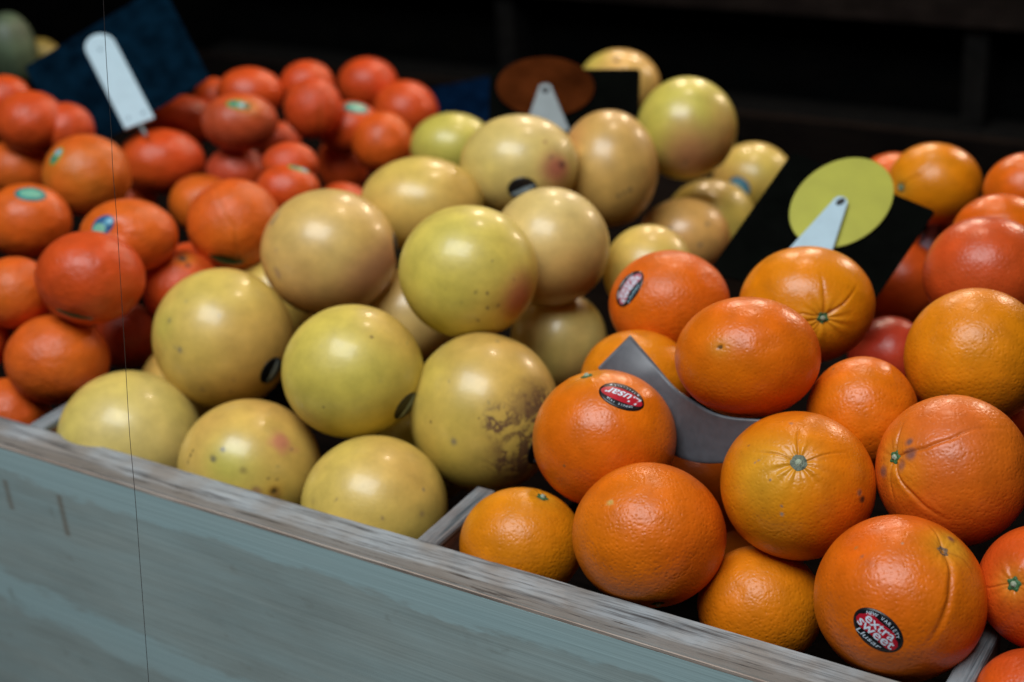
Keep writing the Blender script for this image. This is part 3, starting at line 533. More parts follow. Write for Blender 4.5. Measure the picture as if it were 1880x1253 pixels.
 {'k':'grapefruit','c':(-0.3287,0.1469,-0.0451),'q':(0.8328,0.4647,0.1896,0.2336),'ax':(0.0366,0.0358,0.0362),'A':(0.54,0.51,0.08),'B':(0.72,0.56,0.11),'id':'G23','s':(-0.403,-0.68,-0.613),'l':'shaded green grapefruit low behind the front row, under the pear shaped one'},
 {'k':'grapefruit','c':(-0.5434,0.1305,-0.0283),'q':(0.8049,0.4641,0.2562,0.2666),'ax':(0.0386,0.0386,0.0386),'A':(0.7,0.42,0.1),'B':(0.72,0.56,0.11),'id':'G24','s':(0.576,-0.558,-0.598),'l':'shaded grapefruit low behind the left end of the front row'},
 {'k':'tangerine','c':(-0.6086,0.0658,0.0148),'q':(0.7889,0.4613,0.2897,0.2845),'ax':(0.0392,0.0342,0.0366),'A':(0.86,0.17,0.012),'B':(0.8,0.105,0.012),'id':'T1','s':(0.424,-0.669,-0.611),'l':'glossy tangerine in the nearest row of the left bin, before a dark gap'},
 {'k':'tangerine','c':(-0.585,0.0929,0.0756),'q':(0.7776,0.4863,0.2856,0.2782),'ax':(0.0402,0.0357,0.0379),'A':(0.72,0.075,0.013),'B':(0.8,0.105,0.012),'id':'T2','s':(0.073,-0.769,-0.635),'leaf':(-0.265,-0.701,0.662),'l':'large red tangerine resting above the nearest one, a green leaf edge beneath it'},
 {'k':'tangerine','c':(-0.654,0.076,0.0584),'q':(0.7735,0.4758,0.3025,0.2894),'ax':(0.0286,0.0278,0.0282),'A':(0.86,0.17,0.012),'B':(0.8,0.105,0.012),'id':'T3','s':(-0.666,-0.404,-0.627),'l':'orange tangerine at the left photo edge, left of the large red one'},
 {'k':'tangerine','c':(-0.6451,0.0386,-0.0284),'q':(0.7942,0.4418,0.2984,0.2917),'ax':(0.0305,0.0288,0.0296),'A':(0.86,0.17,0.012),'B':(0.8,0.105,0.012),'id':'T4','s':(-0.307,-0.221,-0.926),'l':'tangerine tucked in the lower left corner just behind the front rail'},
 {'k':'tangerine','c':(-0.6899,0.055,0.02),'q':(0.7781,0.4593,0.3101,0.2957),'ax':(0.0274,0.0265,0.027),'A':(0.8,0.105,0.012),'B':(0.72,0.075,0.013),'id':'T5','s':(-0.667,-0.381,-0.641),'l':'sliver of tangerine cut off by the left photo edge, lowest but one'},
 {'k':'tangerine','c':(-0.7368,0.1665,0.072),'q':(0.7619,0.4962,0.3024,0.2862),'ax':(0.0362,0.0316,0.0338),'A':(0.86,0.17,0.012),'B':(0.8,0.105,0.012),'id':'T6','s':(0.653,-0.335,-0.68),'st':[((0.089,0.739,0.668),5,'teal')],'l':'tangerine with an oval teal sticker on top, at the left edge'},
 {'k':'tangerine','c':(-0.6058,0.1571,0.0822),'q':(0.7735,0.5009,0.278,0.2711),'ax':(0.0383,0.0293,0.0335),'A':(0.86,0.17,0.012),'B':(0.8,0.105,0.012),'id':'T7','s':(-0.292,0.088,0.952),'cal':'none','rib':0.7,'st':[((-0.539,0.279,0.794),-50,'bluegreen')],'l':'tangerine with a blue and green sticker, behind the large red one'},
 {'k':'tangerine','c':(-0.74,0.2419,0.0866),'q':(0.7589,0.5135,0.2903,0.2759),'ax':(0.0381,0.0362,0.0372),'A':(0.78,0.22,0.02),'B':(0.8,0.105,0.012),'id':'T8','s':(-0.646,-0.325,-0.69),'st':[((-0.675,0.461,0.576),-60,'lime')],'l':'upright golden tangerine below the foot of the white marker'},
 {'k':'tangerine','c':(-0.798,0.3862,0.0446),'q':(0.7628,0.5234,0.2734,0.2636),'ax':(0.042,0.0319,0.0366),'A':(0.72,0.075,0.013),'B':(0.8,0.105,0.012),'id':'T9','s':(-0.632,-0.309,-0.711),'l':'oblong red tangerine directly beneath the end of the white marker'},
 {'k':'tangerine','c':(-0.8503,0.2838,0.1104),'q':(0.7441,0.5228,0.3046,0.2831),'ax':(0.0328,0.0287,0.0307),'A':(0.8,0.105,0.012),'B':(0.72,0.075,0.013),'id':'T10','s':(0.126,-0.763,-0.633),'l':'red tangerine at the upper left, its right side touching a half hidden one'},
 {'k':'tangerine','c':(-0.8287,0.3047,0.0999),'q':(0.7485,0.5241,0.2965,0.2778),'ax':(0.0254,0.0243,0.0249),'A':(0.72,0.075,0.013),'B':(0.8,0.105,0.012),'id':'T11','s':(0.111,-0.765,-0.634),'l':'half hidden tangerine at the lower left corner of the navy card'},
 {'k':'tangerine','c':(-0.888,0.2911,0.1269),'q':(0.7375,0.5268,0.3108,0.2864),'ax':(0.0245,0.0224,0.0234),'A':(0.8,0.105,0.012),'B':(0.72,0.075,0.013),'id':'T12','s':(-0.088,-0.21,-0.974),'l':'topmost tangerine at the left photo edge'},
 {'k':'tangerine','c':(-0.8751,0.2768,0.0638),'q':(0.7515,0.5093,0.3063,0.2864),'ax':(0.0329,0.0277,0.0302),'A':(0.86,0.17,0.012),'B':(0.8,0.105,0.012),'id':'T13','s':(-0.52,-0.255,-0.815),'l':'tangerine at the left edge, above the one with the teal sticker'},
 {'k':'tangerine','c':(-0.5667,0.2344,0.0694),'q':(0.78,0.5127,0.2532,0.2541),'ax':(0.0384,0.037,0.0377),'A':(0.86,0.17,0.012),'B':(0.8,0.105,0.012),'id':'T14','s':(0.116,-0.867,0.484),'cal':'green','leaf':(-0.186,-0.723,0.665),'cr':[([(0.116,-0.867,0.484),(0.0,-0.096,0.995),(-0.349,0.627,0.697),(-0.398,0.907,0.141)],0.05,0.02)],'l':'plump tangerine with a dark leaf at its base, left of the tan bruised grapefruit'},
 {'k':'tangerine','c':(-0.7214,0.3555,0.022),'q':(0.7739,0.5155,0.2618,0.2585),'ax':(0.0319,0.0283,0.03),'A':(0.86,0.17,0.012),'B':(0.8,0.105,0.012),'id':'T15','s':(0.373,-0.694,-0.616),'l':'tangerine half behind the plump leafy one'},
 {'k':'tangerine','c':(-0.5838,0.1818,0.0305),'q':(0.7872,0.4912,0.2628,0.2645),'ax':(0.0318,0.0309,0.0313),'A':(0.72,0.075,0.013),'B':(0.8,0.105,0.012),'id':'T16','s':(0.028,0.8,0.599),'cal':'scar','sp':[((0.0,0.8,0.6),0.1127,(0.06,0.02,0.02)),((0.139,0.6,0.788),0.0845,(0.2,0.05,0.03))],'l':'red tangerine with a black star scar on top, touching the first grapefruits'},
 {'k':'tangerine','c':(-0.6146,0.2238,0.0254),'q':(0.7845,0.497,0.2617,0.2627),'ax':(0.0252,0.0225,0.0238),'A':(0.72,0.075,0.013),'B':(0.8,0.105,0.012),'id':'T17','s':(0.524,-0.256,-0.812),'l':'small red tangerine peeking over the one with the black star scar'},
 {'k':'tangerine','c':(-0.7048,0.4045,0.0894),'q':(0.762,0.54,0.2565,0.2491),'ax':(0.0359,0.0272,0.0313),'A':(0.5,0.08,0.03),'B':(0.8,0.105,0.012),'id':'T18','s':(0.214,0.547,0.809),'cal':'green','st':[((-0.057,0.604,0.795),20,'lime')],'l':'tangerine with a green sticker beside its stem, top centre of the left heap'},
 {'k':'tangerine','c':(-0.7729,0.4975,0.0839),'q':(0.7575,0.5482,0.2552,0.2461),'ax':(0.0336,0.0259,0.0295),'A':(0.8,0.105,0.012),'B':(0.72,0.075,0.013),'id':'T19','s':(0.131,-0.211,-0.969),'l':'tangerine right behind the one with the green sticker beside its stem'},
 {'k':'tangerine','c':(-0.7458,0.5551,0.0785),'q':(0.7605,0.5546,0.2418,0.2357),'ax':(0.0281,0.0248,0.0264),'A':(0.72,0.075,0.013),'B':(0.8,0.105,0.012),'id':'T20','s':(0.111,-0.765,-0.634),'l':'red tangerine at the top of the heap, behind the ribbed one'},
 {'k':'tangerine','c':(-0.697,0.5028,0.0741),'q':(0.7653,0.5491,0.2393,0.2358),'ax':(0.0292,0.0308,0.03),'A':(0.72,0.075,0.013),'B':(0.8,0.105,0.012),'id':'T21','s':(0.083,-0.986,0.141),'cr':[([(0.13,-0.895,0.427),(0.241,-0.018,0.97),(0.204,0.684,0.7)],0.08,0.04)],'l':'ribbed red tangerine with a dark fold down its front'},
 {'k':'tangerine','c':(-0.7794,0.697,0.036),'q':(0.7648,0.5594,0.2271,0.2249),'ax':(0.0337,0.0288,0.0312),'A':(0.72,0.075,0.013),'B':(0.8,0.105,0.012),'id':'T22','s':(-0.52,-0.255,-0.815),'l':'highest tangerine of the left heap'},
 {'k':'tangerine','c':(-0.722,0.6854,0.0124),'q':(0.7727,0.5549,0.2163,0.2196),'ax':(0.0362,0.0344,0.0353),'A':(0.72,0.075,0.013),'B':(0.8,0.105,0.012),'id':'T23','s':(-0.664,-0.413,-0.623),'l':'rightmost tangerine of the top row of the left heap'},
 {'k':'tangerine','c':(-0.6873,0.5437,0.0421),'q':(0.7716,0.5469,0.2293,0.2303),'ax':(0.0333,0.0272,0.0301),'A':(0.8,0.105,0.012),'B':(0.72,0.075,0.013),'id':'T24','s':(0.373,-0.694,-0.616),'st':[((0.217,0.755,0.619),3,'teal')],'l':'tangerine with a flat teal sticker on top, near the top of the heap'},
 {'k':'tangerine','c':(-0.6329,0.5253,0.0386),'q':(0.7766,0.5455,0.2204,0.2253),'ax':(0.0303,0.0308,0.0306),'A':(0.8,0.105,0.012),'B':(0.86,0.17,0.012),'id':'T25','s':(-0.157,-0.212,-0.964),'sp':[((-0.179,0.07,0.981),0.0442,(0.2,0.05,0.03))],'l':'tangerine just above the long flattened grapefruit, overlapping the one with the flat teal sticker'},
 {'k':'tangerine','c':(-0.7138,0.5582,-0.0052),'q':(0.7777,0.537,0.229,0.2332),'ax':(0.0274,0.0308,0.0291),'A':(0.8,0.105,0.012),'B':(0.72,0.075,0.013),'id':'T26','s':(0.524,-0.256,-0.812),'l':'narrow slice of tangerine left of the one above the flattened grapefruit'},
 {'k':'tangerine','c':(-0.6075,0.3578,0.0749),'q':(0.7737,0.5329,0.2422,0.2423),'ax':(0.0253,0.0194,0.0222),'A':(0.72,0.075,0.013),'B':(0.8,0.105,0.012),'id':'T27','s':(0.308,-0.221,-0.925),'l':'small tangerine in the hollow behind the one with the tiny green and white sticker'},
 {'k':'tangerine','c':(-0.5825,0.3218,0.0666),'q':(0.7781,0.526,0.2416,0.2439),'ax':(0.0284,0.0218,0.0248),'A':(0.8,0.105,0.012),'B':(0.72,0.075,0.013),'id':'T28','s':(0.131,-0.211,-0.969),'st':[((0.367,0.848,0.383),10,'lime')],'l':'tangerine with a tiny green and white sticker, in the hollow of the heap'},
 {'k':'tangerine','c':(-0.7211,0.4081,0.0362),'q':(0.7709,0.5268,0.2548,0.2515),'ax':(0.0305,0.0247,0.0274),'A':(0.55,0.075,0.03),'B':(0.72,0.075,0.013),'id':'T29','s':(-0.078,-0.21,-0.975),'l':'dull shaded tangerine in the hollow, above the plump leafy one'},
 {'k':'tangerine','c':(-0.8403,0.4642,0.0576),'q':(0.757,0.5357,0.2701,0.2587),'ax':(0.038,0.0263,0.0316),'A':(0.72,0.075,0.013),'B':(0.8,0.105,0.012),'id':'T30','s':(-0.088,-0.21,-0.974),'l':'tangerine in the shade below the right edge of the navy card'},
 {'k':'tangerine','c':(-0.8498,0.5233,0.0624),'q':(0.7556,0.5438,0.2636,0.2526),'ax':(0.0207,0.0219,0.0213),'A':(0.8,0.105,0.012),'B':(0.72,0.075,0.013),'id':'T31','s':(-0.52,-0.255,-0.815),'l':'small tangerine touching the right corner of the navy card'},
 {'k':'tangerine','c':(-0.8394,0.374,0.0041),'q':(0.7668,0.5108,0.2795,0.27),'ax':(0.0271,0.0244,0.0257),'A':(0.72,0.075,0.013),'B':(0.8,0.105,0.012),'id':'T32','s':(-0.664,-0.413,-0.623),'l':'tangerine sliver above the one with the blue and green sticker'},
 {'k':'tangerine','c':(-0.7304,0.6819,-0.0512),'q':(0.7824,0.5408,0.2138,0.2229),'ax':(0.0344,0.0307,0.0325),'A':(0.72,0.075,0.013),'B':(0.8,0.105,0.012),'id':'T33','s':(0.373,-0.694,-0.616),'l':'red tangerine sliver behind the top of the long flattened grapefruit'},
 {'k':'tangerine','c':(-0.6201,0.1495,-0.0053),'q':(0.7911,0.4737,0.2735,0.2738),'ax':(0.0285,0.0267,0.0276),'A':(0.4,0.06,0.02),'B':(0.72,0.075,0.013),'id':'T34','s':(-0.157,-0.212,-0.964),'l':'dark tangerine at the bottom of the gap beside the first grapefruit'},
 {'k':'tangerine','c':(-0.5958,0.4084,0.0151),'q':(0.7858,0.5251,0.2266,0.2354),'ax':(0.0284,0.0253,0.0268),'A':(0.8,0.105,0.012),'B':(0.72,0.075,0.013),'id':'T35','s':(0.524,-0.256,-0.812),'l':'tangerine sliver above the tan bruised grapefruit'},
 {'k':'tangerine','c':(-0.8093,0.5699,0.0039),'q':(0.7689,0.5377,0.246,0.2433),'ax':(0.0236,0.0224,0.023),'A':(0.72,0.075,0.013),'B':(0.8,0.105,0.012),'id':'T36','s':(0.308,-0.221,-0.925),'l':'tiny glimpse of tangerine between the stickered one and the ribbed one'},
 {'k':'tangerine','c':(-0.6664,0.103,0.0201),'q':(0.7808,0.4703,0.2954,0.2862),'ax':(0.024,0.0218,0.0229),'A':(0.72,0.075,0.013),'B':(0.8,0.105,0.012),'id':'T37','s':(0.131,-0.211,-0.969),'l':'tangerine mostly covered by the large red one, left edge area'},
]
NAVY_CARD=[(-0.9093, 0.338, 0.1429), (-0.8524, 0.4796, 0.1931), (-0.7705, 0.4417, 0.1157), (-0.8296, 0.3051, 0.0693)]
MARKER=[(-0.7942, 0.3636, 0.0929), (-0.8502, 0.3839, 0.166)]
BLACK_CARD=[(-0.4982, 0.5261, 0.1246), (-0.3782, 0.5952, 0.1167), (-0.3597, 0.5515, 0.0654), (-0.4779, 0.4832, 0.0732)]
RED_DISC=[(-0.4472, 0.5382, 0.1099), (-0.4081, 0.5602, 0.1068), (-0.4564, 0.5563, 0.1319)]
RED_CLIP=[(-0.4435, 0.5318, 0.1085), (-0.4479, 0.498, 0.0801), (-0.412, 0.5186, 0.0777)]
TILT_CARD=[(-0.1579, 0.4218, 0.1193), (-0.0466, 0.4254, 0.0854), (-0.064, 0.3308, 0.04), (-0.1777, 0.3117, 0.0603)]
LIME_DISC=[(-0.1094, 0.3988, 0.0935), (-0.096, 0.4379, 0.1124), (-0.1397, 0.4024, 0.1055)]
LIME_CLIP=[(-0.1083, 0.3936, 0.0955), (-0.1317, 0.3361, 0.0689), (-0.0999, 0.3517, 0.0679)]
GREY_CARD=[[(-0.1507, 0.1409, 0.0906), (-0.1317, 0.1351, 0.0779), (-0.1131, 0.1274, 0.0676), (-0.0924, 0.1115, 0.0704), (-0.0771, 0.1056, 0.0693), (-0.063, 0.1056, 0.0689), (-0.0437, 0.1087, 0.0703)], [(-0.1586, 0.1121, 0.0793), (-0.148, 0.1139, 0.0635), (-0.1338, 0.1213, 0.0357), (-0.1143, 0.1163, 0.028), (-0.0931, 0.106, 0.0317), (-0.0722, 0.1019, 0.0376), (-0.0456, 0.1054, 0.0461)]]
MELON=((-1.2515, 0.6031, 0.0612), (-1.3036, 0.6902, 0.0302))
BLUE_CARD=[(-0.7289, 0.7353, 0.0229), (-0.6688, 0.7804, 0.0315), (-0.6247, 0.7342, -0.0041), (-0.6865, 0.6904, -0.0067)]
HAIRLINE=[(-0.3564, -0.0493, 0.3464), (-0.355, -0.0555, 0.3216), (-0.3528, -0.062, 0.2967), (-0.3494, -0.0696, 0.2689), (-0.347, -0.0758, 0.2494), (-0.3427, -0.0835, 0.2244), (-0.335, -0.0977, 0.1844), (-0.3266, -0.1119, 0.1486), (-0.3177, -0.1261, 0.116), (-0.3092, -0.1375, 0.0901), (-0.2931, -0.1596, 0.0458), (-0.2751, -0.1832, 0.0035), (-0.2699, -0.1896, -0.0072)]


# ------------------------------------------------------------------ the wooden display
def wood(name, light, dark, brown, along='X', paint=None, rough=0.75, grain=1.0, streak=0.5):
    m, nt, p = new_mat(name)
    tc = N(nt, "ShaderNodeTexCoord"); mp = N(nt, "ShaderNodeMapping"); nt.links.new(tc.outputs["Object"], mp.inputs[0])
    mp.inputs["Scale"].default_value = (9, 200, 200) if along == 'X' else (200, 9, 200)
    n = N(nt, "ShaderNodeTexNoise", i_Scale=1.0, i_Detail=7.0, i_Roughness=0.68, i_Distortion=0.25); nt.links.new(mp.outputs[0], n.inputs["Vector"])
    mp2 = N(nt, "ShaderNodeMapping"); nt.links.new(tc.outputs["Object"], mp2.inputs[0])
    mp2.inputs["Scale"].default_value = (20, 560, 560) if along == 'X' else (560, 20, 560)
    n2 = N(nt, "ShaderNodeTexNoise", i_Scale=1.0, i_Detail=4.0, i_Roughness=0.6); nt.links.new(mp2.outputs[0], n2.inputs["Vector"])
    n3 = N(nt, "ShaderNodeTexNoise", i_Scale=22.0, i_Detail=5.0); nt.links.new(tc.outputs["Object"], n3.inputs["Vector"])
    c = mixc(nt, ramp(nt, [(0.40, 0.0), (0.62, 1.0)], n3.outputs[0]), light, brown)
    c = mixc(nt, ramp(nt, [(0.34, 1.0), (0.50, 0.0)], n.outputs[0]), c, dark)
    fine = ramp(nt, [(0.34, streak * 1.3), (0.45, 0.0)], n2.outputs[0])
    c = mixc(nt, fine, c, dark)
    c = mixc(nt, ramp(nt, [(0.58, 0.0), (0.72, 0.6)], n.outputs[0]), c, tuple(min(1, x * 1.35) for x in light))
    nt.links.new(c, p.inputs["Base Color"]); p.inputs["Roughness"].default_value = rough
    p.inputs["Specular IOR Level"].default_value = 0.0 if name.startswith("dark") else 0.35
    b = N(nt, "ShaderNodeBump", i_Strength=1.0, i_Distance=0.0007 * grain)
    nt.links.new(math_(nt, 'ADD', n.outputs[0], math_(nt, 'MULTIPLY', n2.outputs[0], 0.6)), b.inputs["Height"]); nt.links.new(b.outputs[0], p.inputs["Normal"])
    return m
def brown_front(m):      # the outer third of the rail is worn down to browner timber
    nt = m.node_tree; p = nt.nodes["Principled BSDF"]; src = p.inputs["Base Color"].links[0].from_socket
    tc = N(nt, "ShaderNodeTexCoord"); sx = N(nt, "ShaderNodeSeparateXYZ"); nt.links.new(tc.outputs["Object"], sx.inputs[0])
    mp = N(nt, "ShaderNodeMapping"); nt.links.new(tc.outputs["Object"], mp.inputs[0]); mp.inputs["Scale"].default_value = (16, 300, 10)
    n = N(nt, "ShaderNodeTexNoise", i_Scale=1.0, i_Detail=5.0, i_Roughness=0.7, i_Distortion=0.3); nt.links.new(mp.outputs[0], n.inputs["Vector"])
    y = math_(nt, 'ADD', sx.outputs[1], math_(nt, 'MULTIPLY', math_(nt, 'SUBTRACT', n.outputs[0], 0.5), 0.016))
    r = N(nt, "ShaderNodeMapRange", interpolation_type='SMOOTHSTEP'); nt.links.new(y, r.inputs[0])
    r.inputs[1].default_value = -0.0235; r.inputs[2].default_value = -0.0185; r.inputs[3].default_value = 0.8; r.inputs[4].default_value = 0
    c = mixc(nt, r.outputs[0], src, (0.165, 0.145, 0.125))
    cr = ramp(nt, [(0.36, 0.85), (0.44, 0.0)], n.outputs[0])
    c = mixc(nt, math_(nt, 'MULTIPLY', cr, math_(nt, 'ADD', 0.25, r.outputs[0])), c, (0.035, 0.03, 0.028))
    nt.links.new(c, p.inputs["Base Color"])
    return m
RAW = wood("weathered_edge", (0.31, 0.335, 0.35), (0.05, 0.048, 0.048), (0.25, 0.23, 0.21), 'X')
RAWY = wood("weathered_divider", (0.22, 0.245, 0.26), (0.05, 0.065, 0.075), (0.17, 0.15, 0.145), 'Y')
BARE = wood("bare_timber_side", (0.18, 0.085, 0.05), (0.05, 0.025, 0.015), (0.13, 0.06, 0.04), 'Y')
LIP = wood("bare_timber_lip", (0.42, 0.36, 0.31), (0.22, 0.17, 0.14), (0.38, 0.30, 0.25), 'X')
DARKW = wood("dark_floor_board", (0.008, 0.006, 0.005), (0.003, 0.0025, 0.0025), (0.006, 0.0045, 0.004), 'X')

def paint_material():
    m, nt, p = new_mat("blue_grey_paint")
    tc = N(nt, "ShaderNodeTexCoord"); V = tc.outputs["Object"]
    sx = N(nt, "ShaderNodeSeparateXYZ"); nt.links.new(V, sx.inputs[0]); x, z = sx.outputs[0], sx.outputs[2]
    def noise(sc_, s, d=5.0, dist=0.0, off=(0, 0, 0)):
        mp = N(nt, "ShaderNodeMapping"); nt.links.new(V, mp.inputs[0]); mp.inputs["Scale"].default_value = sc_; mp.inputs["Location"].default_value = off
        n = N(nt, "ShaderNodeTexNoise", i_Scale=s, i_Detail=d, i_Roughness=0.6, i_Distortion=dist); nt.links.new(mp.outputs[0], n.inputs["Vector"]); return n.outputs[0]
    wob = math_(nt, 'MULTIPLY', math_(nt, 'SUBTRACT', noise((1, 1, 4), 11.0, 6.0), 0.5), 0.045)
    wob2 = math_(nt, 'MULTIPLY', math_(nt, 'SUBTRACT', noise((1, 1, 3), 60.0, 4.0), 0.5), 0.012)
    zz = math_(nt, 'ADD', math_(nt, 'ADD', z, wob), wob2)
    streak = noise((0.8, 1, 4), 14.0, 4.0, 0.3)
    # worn band under the fresh strip of paint, then a pale one, then worn again; the lower bands run slightly downhill
    e1 = N(nt, "ShaderNodeMapRange", interpolation_type='SMOOTHSTEP'); nt.links.new(zz, e1.inputs[0])
    e1.inputs[1].default_value = -0.0215; e1.inputs[2].default_value = -0.0275; e1.inputs[3].default_value = 0; e1.inputs[4].default_value = 1
    z2 = math_(nt, 'ADD', zz, math_(nt, 'MULTIPLY', math_(nt, 'ADD', x, 0.6), 0.10))
    e2 = N(nt, "ShaderNodeMapRange", interpolation_type='SMOOTHSTEP'); nt.links.new(z2, e2.inputs[0])
    e2.inputs[1].default_value = -0.112; e2.inputs[2].default_value = -0.120; e2.inputs[3].default_value = 1; e2.inputs[4].default_value = 0
    e3 = N(nt, "ShaderNodeMapRange", interpolation_type='SMOOTHSTEP'); nt.links.new(z2, e3.inputs[0])
    e3.inputs[1].default_value = -0.143; e3.inputs[2].default_value = -0.153; e3.inputs[3].default_value = 0; e3.inputs[4].default_value = 1
    worn = math_(nt, 'MAXIMUM', math_(nt, 'MULTIPLY', e1.outputs[0], e2.outputs[0]), e3.outputs[0])
    worn = math_(nt, 'MULTIPLY', worn, ramp(nt, [(0.30, 0.55), (0.62, 1.0)], streak))
    blue = (0.41, 0.575, 0.59)
    c = mixc(nt, ramp(nt, [(0.35, 0.0), (0.7, 1.0)], noise((0.7, 1, 3), 9.0, 4.0, 0.2, (3, 0, 1))), blue, (0.44, 0.585, 0.59))
    wornc = mixc(nt, ramp(nt, [(0.35, 0.0), (0.68, 1.0)], noise((0.6, 1, 2.6), 15.0, 5.0, 0.3, (7, 0, 2))), (0.33, 0.40, 0.385), (0.41, 0.49, 0.47))
    c = mixc(nt, worn, c, wornc)
    # dirt blots and runs
    blot = math_(nt, 'MULTIPLY', ramp(nt, [(0.62, 0.0), (0.80, 0.45)], noise((1.2, 1, 1.6), 34.0, 4.0, 0.4, (1.7, 0, 0.3))), e1.outputs[0])
    c = mixc(nt, blot, c, (0.15, 0.115, 0.07))
    for (dx, z0, z1, wdt, st) in DRIPS:
        d = math_(nt, 'ABSOLUTE', math_(nt, 'SUBTRACT', math_(nt, 'ADD', x, math_(nt, 'MULTIPLY', wob2, 0.15)), dx))
        a = N(nt, "ShaderNodeMapRange", interpolation_type='SMOOTHSTEP'); nt.links.new(d, a.inputs[0]); a.inputs[1].default_value = wdt; a.inputs[2].default_value = 0; a.inputs[3].default_value = 0; a.inputs[4].default_value = st
        g = math_(nt, 'MULTIPLY', math_(nt, 'LESS_THAN', z, z0), math_(nt, 'GREATER_THAN', z, z1))
        c = mixc(nt, math_(nt, 'MULTIPLY', a.outputs[0], g), c, (0.20, 0.14, 0.09))
    grain = noise((3, 1, 260), 1.0, 5.0, 0.2)
    c = mixc(nt, 1.0, c, ramp(nt, [(0.3, 0.98), (0.7, 1.015)], grain), 'MULTIPLY')
    nt.links.new(c, p.inputs["Base Color"]); p.inputs["Roughness"].default_value = 0.55
    b = N(nt, "ShaderNodeBump", i_Strength=1.0, i_Distance=0.00025); nt.links.new(grain, b.inputs["Height"]); nt.links.new(b.outputs[0], p.inputs["Normal"])
    return m
DRIPS = [(-0.572, -0.030, -0.055, 0.0050, 0.6), (-0.516, -0.028, -0.062, 0.0048, 0.65), (-0.262, -0.10, -0.17, 0.0020, 0.3)]
PAINT = paint_material(); brown_front(RAW)

def box(x0, x1, y0, y1, z0, z1, bev=0.0, nx=1, rough=0.0, seed=0):
    """box with a chamfered, slightly uneven top; returns verts, faces"""
    prof = [(y0, z0), (y1, z0), (y1, z1 - bev), (y1 - bev, z1), (y0 + bev, z1), (y0, z1 - bev)] if bev else [(y0, z0), (y1, z0), (y1, z1), (y0, z1)]
    r = np.random.RandomState(seed); V = []; F = []; m = len(prof)
    xs = np.linspace(x0, x1, nx + 1)
    jit = [np.interp(xs, np.linspace(x0, x1, max(2, nx // 2)), r.normal(0, 1, max(2, nx // 2))) for _ in prof]
    jit2 = [np.interp(xs, np.linspace(x0, x1, max(2, nx // 9)), r.normal(0, 1, max(2, nx // 9))) for _ in prof]
    for i, xx in enumerate(xs):
        for k, (y, z) in enumerate(prof):
            d = rough * (0.4 * jit[k][i] + jit2[k][i]) if k >= 2 or not bev else 0
            V.append((xx, y + d * (0.8 if k in (2, 5) else 0.5), z - abs(d) * 0.7))
    for i in range(nx):
        for k in range(m):
            F.append((i * m + k, (i + 1) * m + k, (i + 1) * m + (k + 1) % m, i * m + (k + 1) % m))
    F.append(tuple(range(m))); F.append(tuple(nx * m + k for k in range(m - 1, -1, -1)))
    return V, F
X0, X1, YB = -1.56, 0.62, 1.12
bin_ = empty("display_bin", (-0.4, 0.5, -0.4))
thing(bin_, "wooden display bin with pale blue painted front and weathered grey top edges", "display bin")
def part(name, vf, mat, parent=None, smooth=False):
    parent = parent or bin_
    o = mesh_obj(name, vf[0], vf[1], mat, parent, smooth=smooth)
    o.matrix_parent_inverse = Matrix.Translation(-Vector(parent.location))
    return o
def swap(vf):   # a box modelled along X turned to run along Y
    return [(-y, x, z) for x, y, z in vf[0]], vf[1]
part("top_rail", box(X0, X1, -0.0302, 0.0, -0.012, 0.0, 0.0010, 420, 0.00022, 3), RAW)
part("rail_lip", box(X0, X1, -0.0312, -0.0303, -0.0026, -0.0006, 0, 200, 0.00010, 5), LIP)
part("front_panel", box(X0, X1, -0.0312, -0.001, -0.42, -0.0028, 0, 2), PAINT)
for k, x in enumerate((-0.918, -0.573, -0.228, 0.0965, 0.441)):
    w = 0.0145 if k != 3 else 0.012
    # plank on edge: weathered top strip over bare sides
    part("divider", swap(box(0.0003, 0.068, -(x + w), -x, -0.16, -0.0048, 0, 1)), BARE)
    part("divider_top", swap(box(0.0003, 0.068, -(x + w) - 0.0003, -x + 0.0003, -0.0047, -0.0006, 0.0012, 40, 0.00018, 20 + k)), RAWY)
    part("divider_shade_back", swap(box(0.0683, 0.42, -(x + w) + 0.001, -x - 0.001, -0.16, -0.062, 0.001, 40, 0.0001, 30 + k)), DARKW)  # rear of the divider dropped and darkened, shape stands in for shade there
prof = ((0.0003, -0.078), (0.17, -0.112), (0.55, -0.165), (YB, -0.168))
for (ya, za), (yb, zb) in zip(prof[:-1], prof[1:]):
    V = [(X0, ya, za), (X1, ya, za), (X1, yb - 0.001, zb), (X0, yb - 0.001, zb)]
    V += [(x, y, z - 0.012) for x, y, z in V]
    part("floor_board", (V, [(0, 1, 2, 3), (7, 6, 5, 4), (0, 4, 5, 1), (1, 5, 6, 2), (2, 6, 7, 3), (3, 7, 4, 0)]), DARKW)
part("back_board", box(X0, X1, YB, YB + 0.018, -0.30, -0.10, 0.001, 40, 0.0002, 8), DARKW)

# ------------------------------------------------------------------ dark shop interior behind
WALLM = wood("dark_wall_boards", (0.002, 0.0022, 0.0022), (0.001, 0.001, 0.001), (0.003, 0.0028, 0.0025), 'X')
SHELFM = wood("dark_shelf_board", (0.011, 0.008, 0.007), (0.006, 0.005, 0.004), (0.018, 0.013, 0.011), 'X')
def boxobj(name, x0, x1, y0, y1, z0, z1, mat, bev=0.003):
    return mesh_obj(name, *box(x0, x1, y0, y1, z0, z1, bev), mat, smooth=False)
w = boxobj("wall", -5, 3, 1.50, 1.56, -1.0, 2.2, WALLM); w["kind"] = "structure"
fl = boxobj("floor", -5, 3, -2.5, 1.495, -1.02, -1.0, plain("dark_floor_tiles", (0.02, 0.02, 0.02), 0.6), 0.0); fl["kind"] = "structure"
cab = empty("back_counter", (-0.4, 1.35, -0.5)); thing(cab, "dark wooden counter behind the fruit with a brown top board and upright post", "counter")
